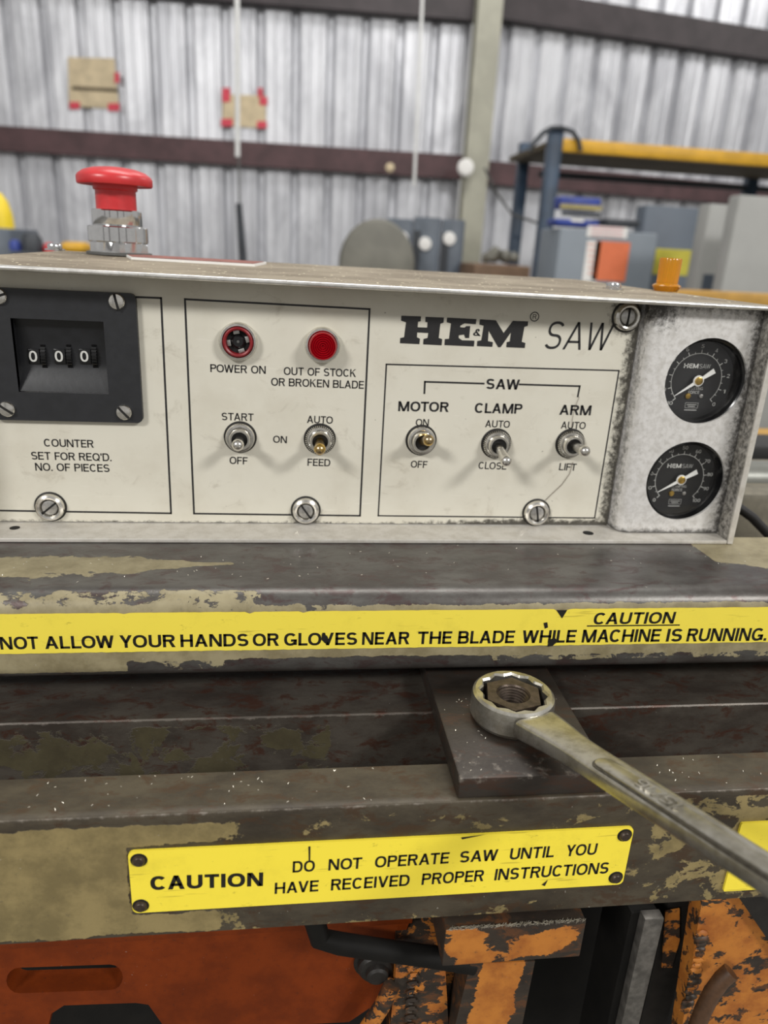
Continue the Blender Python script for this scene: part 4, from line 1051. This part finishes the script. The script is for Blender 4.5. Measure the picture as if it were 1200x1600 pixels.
# orange lever arm with long slot
AY = -.128
arm = empty('lever_arm', on_y(280, 1540, AY), 'dark orange flat arm with long rounded slot, below the front rail', 'lever')
slot = []
for k in range(9): a = PI/2+PI*k/8; slot.append((30+20*math.cos(a), 1532-20*math.sin(a)*1.0))
for k in range(9): a = -PI/2+PI*k/8; slot.append((172+20*math.cos(a), 1527-20*math.sin(a)))
armp = [(-120, 1470), (640, 1440), (618, 1500), (600, 1560), (545, 1597), (262, 1612), (232, 1570), (212, 1567), (100, 1571), (80, 1584), (66, 1640), (-120, 1645)]
def arm_wear(c): return -.62
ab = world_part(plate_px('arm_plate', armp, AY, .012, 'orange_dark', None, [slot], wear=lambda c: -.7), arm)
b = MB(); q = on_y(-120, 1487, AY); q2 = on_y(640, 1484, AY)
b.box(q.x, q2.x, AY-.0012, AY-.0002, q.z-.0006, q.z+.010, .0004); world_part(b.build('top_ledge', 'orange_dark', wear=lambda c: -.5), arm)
q = on_y(588, 1512, AY-.004); b = MB()
b.lathe([(.0092, 0), (.0092, .004), (.0080, .0055), (.0058, .006), (.0054, .0085), (.0042, .0095), (.0001, .0095)], 32)
bo = tag(b.build('pivot_bolt', 'dark_steel', None, (q.x, AY-.0005, q.z), OUT), 'round dark pivot bolt at the right end of the orange slotted arm', 'bolt')
b = MB(); b.lathe([(.0112, -.0002), (.0112, .0006), (.009, .0008)], 32, cap1=False); b.build('washer', 'grease', bo)
# hose between rail and bolt
_h = on_y(478, 1460, -.142); b = MB(); b.tube([Vector((_h.x, -.142, 1.0190)), Vector((_h.x+.0015, -.142, 1.0145))]+[on_y(x, y, -.142) for x, y in ((500, 1466), (530, 1474), (575, 1481), (625, 1488), (680, 1496), (740, 1506))], .005, 14)
tag(b.build('rubber_hose', 'shade_black', None), 'black rubber hose running just under the front rail', 'hose')  # hose colour made darker for the weak light under the rail
b = MB(); b.tube([on_y(x, y, -.140) for x, y in ((612, 1540), (598, 1570), (575, 1605), (545, 1650))], .0042, 12)
tag(b.build('control_rod', 'orange', None, wear=lambda c: .05), 'thin chipped orange rod slanting below the pivot bolt', 'rod')
# cast post with raised weld marks
post = empty('orange_post', on_y(660, 1600, -.138), 'brownish orange upright post with raised weld marks, left of the block bracket', 'post')
def leg_wear(c): return .05
pp = world_part(plate_px('post_face', [(622, 1482), (694, 1476), (706, 1700), (600, 1700)], -.138, .03, 'orange', None, wear=lambda c: .12), post)
b = MB()
for k in range(9):
    px, py = 648-k*.9, 1500+k*13
    q = on_y(px, py, -.1385)
    for j in range(2):
        t = [q+Vector((.0028*math.cos(a*PI/5+j), -.0006, .0016*math.sin(a*PI/5+j)+j*.001)) for a in range(7)]
        b.tube(t, .0007, 8)
world_part(b.build('weld_marks', 'orange', wear=lambda c: .2), post)
plate = plate_px('side_web', [(686, 1500), (742, 1500), (716, 1700), (690, 1700)], -.130, .02, 'orange', None, wear=lambda c: -.15); world_part(plate, post)
# block bracket with its slanting leg
LA, LB, LC, LD = on_y(735, 1506, -.146), on_y(836, 1502, -.146), on_y(792, 1720, -.146), on_y(682, 1720, -.146)
def leg_w(c):
    t = (LA.z-c.z)/(LA.z-LD.z); xl = lerp(LA.x, LD.x, t); xr = lerp(LB.x, LC.x, t); u = (c.x-xl)/(xr-xl)
    return -.55+1.2*max(sstep(.26-u, 0, .2), sstep(u-.72, 0, .2))
br_ = empty('block_bracket', on_y(800, 1510, -.163), 'dark square block bracket with orange paint remains on a slanting orange leg', 'bracket')
BY = -.1635
a0, a1, a2 = on_y(697, 1449, BY), on_y(917, 1437, BY), on_y(697, 1510, BY)
b = MB(); b.box(a0.x, a1.x, BY, -.115, a2.z, ZF-.0003, .0007)
bmesh.ops.subdivide_edges(b.bm, edges=[e for e in b.bm.edges if e.calc_length() > .008], cuts=22, use_grid_fill=True)
zc_ = (a0.z+a2.z)/2; xm = (a0.x+a1.x)/2; hx_ = (a1.x-a0.x)/2
def blk_wear(c):
    if c.y > BY+.0006: return .9
    u = (c.x-xm)/hx_; v = (c.z-zc_)/((a0.z-a2.z)/2)
    d1 = abs(u+.66+.12*v)/.30+abs(v)*.15; d2 = math.hypot((u-.48+.1)/.50, (v+.15-.55*(u-.3))/.62)
    return min(.9, -1.0+min(d1, d2)*1.0)
world_part(b.build('block', 'orange', wear=blk_wear), br_)
b = MB(); world_part(plate_px('leg', [(735, 1506), (836, 1502), (792, 1720), (682, 1720)], -.146, .018, 'orange', None, wear=leg_w), br_)
# metal fuzz on block ledge
b = MB()
for _ in range(420):
    x = random.uniform(a0.x+.001, a1.x-.001); y = random.uniform(BY+.0003, BY+.0045); q = Vector((x, y, ZF-.0004+0)); 
    q = Vector((x, BY-.0002-random.uniform(0, .0006), a0.z+random.uniform(-.0012, .0006)))
    a = random.uniform(0, PI); L_ = random.uniform(.0003, .0010); u = Vector((math.cos(a), 0, math.sin(a)))*L_; v_ = Vector((0, -.00012, .00012))
    b.rings([[q+u+v_, q-u+v_, q-u-v_, q+u-v_], [q+u+v_+Vector((0, -.0002, 0)), q-u+v_+Vector((0, -.0002, 0)), q-u-v_+Vector((0, -.0002, 0)), q+u-v_+Vector((0, -.0002, 0))]])
tag(b.build('metal_fuzz', 'shaving'), 'fine steel fuzz along the top edge of the block bracket', 'metal chips', kind='stuff')
# grey upright bar and dark plate
q0, q1 = on_y(1008, 1437, -.135), on_y(1038, 1437, -.135)
b = MB(); b.box(q0.x, q1.x, -.135, -.129, .80, q0.z, .0006); bar_ = tag(b.build('upright_bar', 'grey_steel'), 'grey square steel upright between block bracket and orange plate', 'bar')
q0 = on_y(985, 1430, -.128); q1 = on_y(1010, 1430, -.128); b = MB(); b.box(q0.x, q1.x+.006, -.1285, -.10, .80, q0.z+.002, .0006); b.build('shaded_side', 'shade_black', bar_)  # black plate drawn in place of the bar's shaded left side
q0 = on_y(1046, 1420, -.12); b = MB(); b.box(q0.x, q0.x+.018, -.118, -.09, .82, 1.0193, .001)
dp_ = tag(b.build('dark_upright', 'dark_steel'), 'black upright plate right of the grey steel bar', 'plate')
plate_ = plate_px('paint_patch', [(1040, 1424), (1062, 1420), (1062, 1470), (1050, 1512), (1034, 1512)], -.1215, .0006, 'orange', dp_, wear=lambda c: .0); plate_['label'] = 'chipped orange paint patch'
# right orange plate with weld bead
rp = empty('orange_plate', on_y(1140, 1600, -.14), 'chipped orange side plate with a lumpy weld bead, below the second yellow plate', 'plate')
RPY = -.140
def rp_wear(c):
    q = c; return -.12
world_part(plate_px('plate_body', [(1097, 1404), (1300, 1388), (1300, 1720), (1048, 1720)], RPY, .01, 'orange', None, wear=lambda c: -.15), rp)
b = MB()
for k in range(15):
    t = k/14; px, py = lerp(1098, 1074, t)+random.uniform(-2, 2), lerp(1458, 1575, t)
    q = on_y(px, py, RPY-.0006); rr = random.uniform(.0022, .0034)
    b.lathe([(rr, 0), (rr*.95, rr*.4), (rr*.6, rr*.75), (.0001, rr*.85)], 14, (0, 0, 0)) if False else None
    s_ = bmesh.new(); bmesh.ops.create_icosphere(s_, subdivisions=2, radius=rr)
    for v in s_.verts: v.co *= 1+random.uniform(-.15, .15)
    b.merge(s_, Matrix.Translation(q) @ Matrix.Diagonal((1.3, .6, .8, 1)))
world_part(b.build('weld_bead', 'orange', wear=lambda c: .1), rp)
b = MB(); world_part(plate_px('strap', [(1150, 1396), (1196, 1388), (1260, 1500), (1235, 1520)], RPY-.004, .003, 'dark_steel', None), rp)
b = MB(); b.tube([on_y(x, y, -.150) for x, y in ((1142, 1518), (1128, 1530), (1112, 1552), (1098, 1580), (1086, 1612), (1078, 1650))], [.0042]*6, 14)
tag(b.build('bent_hose', 'hose_brown'), 'brown oily bent hose end in front of the orange plate', 'hose')

# ================================================================== BEHIND THE BOX, TO ITS RIGHT
b = MB(); q = on_y(1150, 748, .10); rad = (on_y(1160, 722, .10)-on_y(1160, 775, .10)).length/2
b.lathe([(rad*.8, 0), (rad, .002), (rad, .30), (rad*.8, .302)], 40)
cyl = tag(b.build('hydraulic_cylinder', 'pipe', None, (.268, .10, q.z), (0, PI/2, 0)), 'grey round hydraulic cylinder lying behind the right end of the control box', 'cylinder')
q = on_y(1170, 800, .08); b = MB(); b.box(.268, .50, .062, .16, 1.0202, on_y(1170, 779, .05).z, .006)
tag(b.build('cast_housing', 'cast'), 'olive grey casting below the grey hydraulic cylinder', 'casting')
b = MB(); b.tube([on_y(x, y, .03) for x, y in ((1120, 778), (1150, 790), (1175, 808), (1200, 834), (1240, 870))], .0032, 14)
tag(b.build('black_cable', 'hose'), 'black cable curling down beside the control box right edge', 'cable')
q0, q1 = on_y(1180, 684, .5), on_y(1180, 700, .5)
b = MB(); b.box(.30, 1.1, .5, .56, q1.z, q0.z, .002); tag(b.build('ochre_rail', 'ochre'), 'narrow ochre yellow rail seen past the right end of the box', 'rail')
q0, q1 = on_y(1180, 696, .36), on_y(1180, 722, .36)
b = MB(); b.box(.30, .9, .36, .42, q1.z-.004, q0.z, .003); dk = b.build('maroon_bar', 'hose'); tag(dk, 'black and maroon bar above the grey hydraulic cylinder', 'bar')
b = MB(); z_ = on_y(1190, 702, .355).z; z__ = on_y(1190, 717, .355).z
b.prism([(.30, z_-.014), (.36, z_-.016), (.9, z_-.05), (.9, z__-.07), (.36, z__-.012), (.30, z__-.008)], 0, .004)
for v in b.bm.verts: v.co = Vector((v.co.x, .356+v.co.z, v.co.y))
b.build('maroon_stripe', 'maroon', dk)

# ================================================================== WORKSHOP BEYOND
# cardboard patches on the siding, taped
def patch(label, quad, tapes, fold=None):
    n = nL; b = MB(); P_ = [wall_at(x, y, 'L')+n*.014 for x, y in quad]
    b.rings([P_, [p_+n*.006 for p_ in P_]]); o = b.build('cardboard_patch', 'card'); tag(o, label, 'cardboard', 'taped cardboard patches')
    if fold:
        A, B = wall_at(*fold[0], 'L')+n*.021, wall_at(*fold[1], 'L')+n*.021
        c = MB(); up = Vector((0, 0, .012)); c.rings([[A-up, B-up, B+up, A+up], [A-up+n*.006, B-up+n*.006, B+up+n*.006, A+up+n*.006]]); c.build('fold_edge', 'shelf', o)
    for x0, x1, y0, y1 in tapes:
        c = MB(); Q = [wall_at(x, y, 'L')+n*.022 for x, y in ((x0, y1), (x1, y1), (x1, y0), (x0, y0))]
        c.rings([Q, [p_+n*.003 for p_ in Q]]); c.build('tape', 'tape', o)
patch('larger brown cardboard sheet taped high on the siding, above the red button', [(109, 166), (187, 171), (180, 92), (107, 90)], [(110, 126, 160, 171), (170, 188, 162, 174), (180, 188, 114, 130)], ((114, 138), (186, 142)))
patch('smaller brown cardboard square behind the hanging white cord, red tape corners', [(348, 197), (416, 201), (415, 150), (349, 148)], [(348, 360, 138, 160), (346, 364, 186, 198), (402, 417, 190, 201), (403, 411, 138, 152), (406, 418, 152, 165)])
# cords
a, c_ = on_y(370, -40, 5.2), on_y(371, 245, 5.2)
b = MB(); b.tube([a, (a+c_)/2, c_], .016, 10); cd_ = tag(b.build('hanging_cord', 'rope'), 'thick white cord hanging in front of the smaller cardboard', 'cord')
a, c_ = on_y(373, 246, 5.2), on_y(374, 318, 5.2); b = MB(); b.tube([a, c_], .007, 8); b.build('cord_tail', 'gasket', cd_)
a, c_ = on_y(373, 318, 5.2), on_y(380, 410, 5.2); b = MB(); b.tube([a, c_], [.022, .03], 10); b.build('cord_weight', 'grey_dark', cd_)
a, c_ = on_y(661, -30, 5.0), on_y(647, 290, 5.0); b = MB(); b.tube([a, c_], .011, 8); tag(b.build('hanging_cord', 'rope'), 'thin white cord hanging left of the beige column', 'cord')
# round white lamp on the column
q = on_y(727, 262, 6.6); r_ = 11.5/F_PX*7.2; b = MB(); b.lathe([(r_*.5, -.05), (r_, 0), (r_, .02), (r_*.8, .035), (.001, .04)], 32)
tag(b.build('round_lamp', 'white', None, q, OUT), 'round white wall lamp at the foot of the beige column', 'lamp')
q = on_y(609, 262, 6.75); r_ = 6/F_PX*7.2; b = MB(); b.lathe([(r_, 0), (r_, .02), (r_*.6, .03), (.001, .03)], 24)
tag(b.build('wall_disc', 'card', None, q, OUT), 'small pale disc on the dark wall girt left of the column', 'disc')
# pallet rack
KY = 4.2
rack = empty('pallet_rack', (on_y(870, 300, KY).x, KY, 0), 'blue and yellow pallet rack with brown shelf, right of the column', 'rack')
def post(px0, px1, py, Y, nm='post'):
    a, c_ = on_y(px0, py, Y), on_y(px1, py, Y); b = MB(); b.box(a.x, c_.x, Y, Y+.075, 0, a.z, .004)
    o = world_part(b.build(nm, 'rack_blue'), rack); return o, a, c_
_, pa, pc = post(862, 883, 199, KY)
post(815, 831, 222, KY+.85)
zt_, zb_ = on_y(884, 216, KY).z, on_y(884, 237, KY).z
b = MB(); b.box(pc.x, pc.x+2.7, KY, KY+.05, zb_, zt_, .006); world_part(b.build('beam', 'rack_yellow'), rack)
b = MB(); b.box(pa.x, pc.x+2.7, KY+.05, KY+.86, zb_+.02, zt_-.015, .004); world_part(b.build('shelf', 'shelf'), rack)
q = on_y(1172, 268, KY+.85); b = MB(); b.box(q.x, q.x+.08, KY+.84, KY+.92, 0, q.z+.1, .004); world_part(b.build('post', 'rack_blue'), rack)
a = on_y(900, 262, KY+.85); b = MB(); b.box(a.x-.25, a.x+2.6, KY+.86, KY+.90, on_y(900, 280, KY+.85).z, on_y(900, 270, KY+.85).z, .004); world_part(b.build('cross_bar', 'grey_dark'), rack)
b = MB(); pts = [(826, 236), (834, 224), (848, 208), (862, 200), (878, 200), (895, 206), (904, 220), (907, 236)]
b.tube([on_y(x, y, KY-.03) for x, y in pts], .014, 8); tag(b.build('power_cable', 'grey_dark'), 'dark cable looped over the top of the blue rack post', 'cable')
b = MB(); b.tube([on_y(x, y, KY+.6) for x, y in ((757, 262), (775, 300), (800, 335), (850, 352))], .008, 8); tag(b.build('sagging_cable', 'gasket'), 'thin grey cable sagging towards the rack', 'cable')
# items in rack
def crate(name, mat, x0, x1, y0, y1, Y, dep, label, cat, bev=.01, z0=None, group=None, side=None):
    a, c_ = on_y(x0, y0, Y), on_y(x1, y1, Y); b = MB()
    b.box(a.x, c_.x, Y, Y+dep, c_.z if z0 is None else z0, a.z, bev); o = b.build(name, mat); return tag(o, label, cat, group)
def on_front(parent, name, mat, x0, x1, y0, y1, Y):
    a, c_ = on_y(x0, y0, Y-.004), on_y(x1, y1, Y-.004); b = MB(); b.box(a.x, c_.x, Y-.004, Y-.0005, c_.z, a.z); return b.build(name, mat, parent)
o = crate('storage_bin', 'blue', 876, 938, 306, 330, 3.38, .1, 'blue storage bin with khaki band, between the rack posts', 'bin'); on_front(o, 'band', 'khaki', 876, 940, 318, 329, 3.38)
on_front(o, 'base', 'grey_dark', 878, 938, 329, 340, 3.38)
o = crate('tool_case', 'blue', 869, 936, 341, 356, 3.22, .14, 'flat blue tool case on top of the grey enclosure', 'case'); on_front(o, 'sticker', 'white', 893, 912, 342, 347, 3.22)
crate('tool_box', 'grey_dark', 948, 1000, 341, 356, 3.22, .2, 'dark flat tool box beside the blue case', 'tool box')
# grey electrical enclosures
EY = 3.2
ea = crate('electrical_enclosure', 'cab_a', 876, 1012, 356, 470, EY, .30, 'pale blue grey electrical enclosure with orange notice', 'enclosure', z0=0.0)
o = on_front(ea, 'notice', 'label_orange', 932, 976, 376, 440, EY); on_front(ea, 'notice_margin', 'white', 918, 931, 376, 440, EY)
o = on_front(ea, 'paper_sheet', 'white', 919, 979, 352, 373, EY)
for k in range(3): on_front(o, 'red_print', 'tape', 924, 974, 355+6*k, 357.5+6*k, EY-.005)
for k in range(6): on_front(ea, 'notice_line', 'label_orange', 919, 930, 381+9*k, 383+9*k, EY-.003)
eb = crate('electrical_enclosure', 'cab_b', 1010, 1114, 320, 480, EY+.36, .12, 'tall slate enclosure with yellow notice, behind the amber lamp', 'enclosure', z0=0.0)
o = on_front(eb, 'notice', 'label_yellow', 1026, 1094, 388, 432, EY+.36)
for k in range(4): on_front(o, 'print_line', 'khaki', 1031, 1088, 394+9*k, 397+9*k, EY+.355)
ec = crate('electrical_enclosure', 'cab_c', 1110, 1162, 318, 480, EY-.2, .1, 'narrow pale grey enclosure between the slate one and the large one', 'enclosure', z0=0.0)
on_front(ec, 'lower_door', 'motor', 1100, 1130, 428, 470, EY-.2)
ed = crate('electrical_enclosure', 'cab_c', 1156, 1290, 304, 480, 2.6, .08, 'large pale grey enclosure at the right picture border', 'enclosure', z0=0.0)
a, c_ = on_y(1100, 455, 1.5), on_y(1300, 482, 1.5); b = MB(); b.box(a.x-.1, c_.x+.3, 1.5, 1.56, on_y(1150, 480, 1.5).z, on_y(1150, 457, 1.5).z, .004)
yr = tag(b.build('yellow_rail', 'ochre'), 'ochre yellow rail just behind the right corner of the lid', 'rail')
b = MB(); xr_ = c_.x+.22; b.box(xr_, xr_+.06, 1.5005, 1.5595, 0, on_y(1150, 480, 1.5).z, .003); b.build('leg', 'ochre', yr)
# motors, disc, crate
DY_ = 4.0
q = on_y(588, 415, DY_); r_ = 54/F_PX*4.6; b = MB(); b.lathe([(r_*.2, -.05), (r_*.9, -.04), (r_, 0), (r_, .03), (r_*.94, .05), (r_*.3, .09), (.001, .09)], 48)
b.bm.transform(Matrix.Diagonal((1., 1.15, 1, 1)))
dsc = tag(b.build('fan_drum', 'disc', None, q, OUT), 'round weathered grey drum end showing above the lid', 'drum')
b = MB(); b.box(-.12, .12, -q.z, -r_*.9, -.04, .04, .004); b.build('stand', 'grey_dark', dsc)
for x0, x1, y0, lab, sp in ((604, 641, 340, 'grey motor housing half hidden by the round drum', (628, 372)), (648, 684, 338, 'middle grey motor housing with bright round cover', (664, 381)), (692, 720, 342, 'grey motor housing nearest the beige column', (702, 373))):
    Y_ = 4.3; o = crate('motor_housing', 'motor', x0, x1, y0, 440, Y_, .03, lab, 'motor', .012, z0=0.0, group='grey motor housings')
    q = on_y(sp[0], sp[1], Y_-.004); b = MB(); b.lathe([(.04, 0), (.036, .02), (.001, .024)], 24); b.build('round_cover', 'white', o, (q.x, Y_, q.z), OUT)
    on_front(o, 'side_rib', 'grey_dark', x0-2, x0+6, y0+22, 425, Y_); 
crate('wooden_crate', 'wood', 742, 826, 412, 450, 3.9, .4, 'brown wooden crate left of the blue grey enclosure', 'crate', z0=.5)
b = MB()
for x, y, r_ in ((772, 400, 12), (790, 403, 10), (760, 408, 8), (803, 407, 8)):
    s_ = bmesh.new(); bmesh.ops.create_icosphere(s_, subdivisions=2, radius=r_/F_PX*4.4)
    for v in s_.verts: v.co *= 1+random.uniform(-.2, .2)
    b.merge(s_, Matrix.Translation(Vector((on_y(x, y, 4.05).x, 4.05, on_y(x, 412, 3.9).z+r_/F_PX*4.4*1.0))))
tag(b.build('scrap_casting', 'disc'), 'dark rough scrap casting lying on the wooden crate', 'casting')
# left edge
o = crate('tool_cabinet', 'motor', -30, 24, 355, 440, 3.2, .4, 'grey tool cabinet under the yellow bucket', 'cabinet', z0=0.)
q = on_y(2, 356, 3.3); b = MB(); k_ = 3.75/F_PX; b.lathe([(17*k_, 0), (16*k_, 18*k_), (12*k_, 34*k_), (5*k_, 44*k_), (.001, 45*k_)], 32)
tag(b.build('yellow_bucket', 'yellow', None, (q.x, 3.3, q.z)), 'yellow rounded bucket on the grey cabinet at the left border', 'bucket')
BENCH = on_y(20, 394, 2.8).z+.0005
bench = crate('work_bench', 'grey_dark', 20, 160, 394, 420, 2.8, .6, 'dark work bench behind the red button', 'bench', z0=.0)
for mat, x, y, r_, lab, nm, cat in (('grey_dark', 50, 378, 14, 'black rounded power tool on the bench', 'power_tool', 'tool'), ('blue', 24, 386, 8, 'small dark blue can on the bench', 'paint_can', 'can'), ('red', 76, 386, 7, 'small red can on the bench', 'spray_can', 'can')):
    q = on_y(x, y, 3.0); k_ = 3.35/F_PX; b = MB(); b.lathe([(r_*k_, 0), (r_*k_, r_*k_*1.2), (r_*k_*.7, r_*k_*1.75), (.001, r_*k_*1.9)], 24)
    q.z = BENCH; tag(b.build(nm, mat, None, q), lab, cat)
a, c_ = on_y(92, 377, 3.0), on_y(132, 396, 3.0); b = MB(); b.box(a.x, c_.x, 3.0, 3.15, c_.z, a.z, .02)
tag(b.build('yellow_case', 'rack_yellow'), 'yellow case left of the red button, on the bench', 'case')
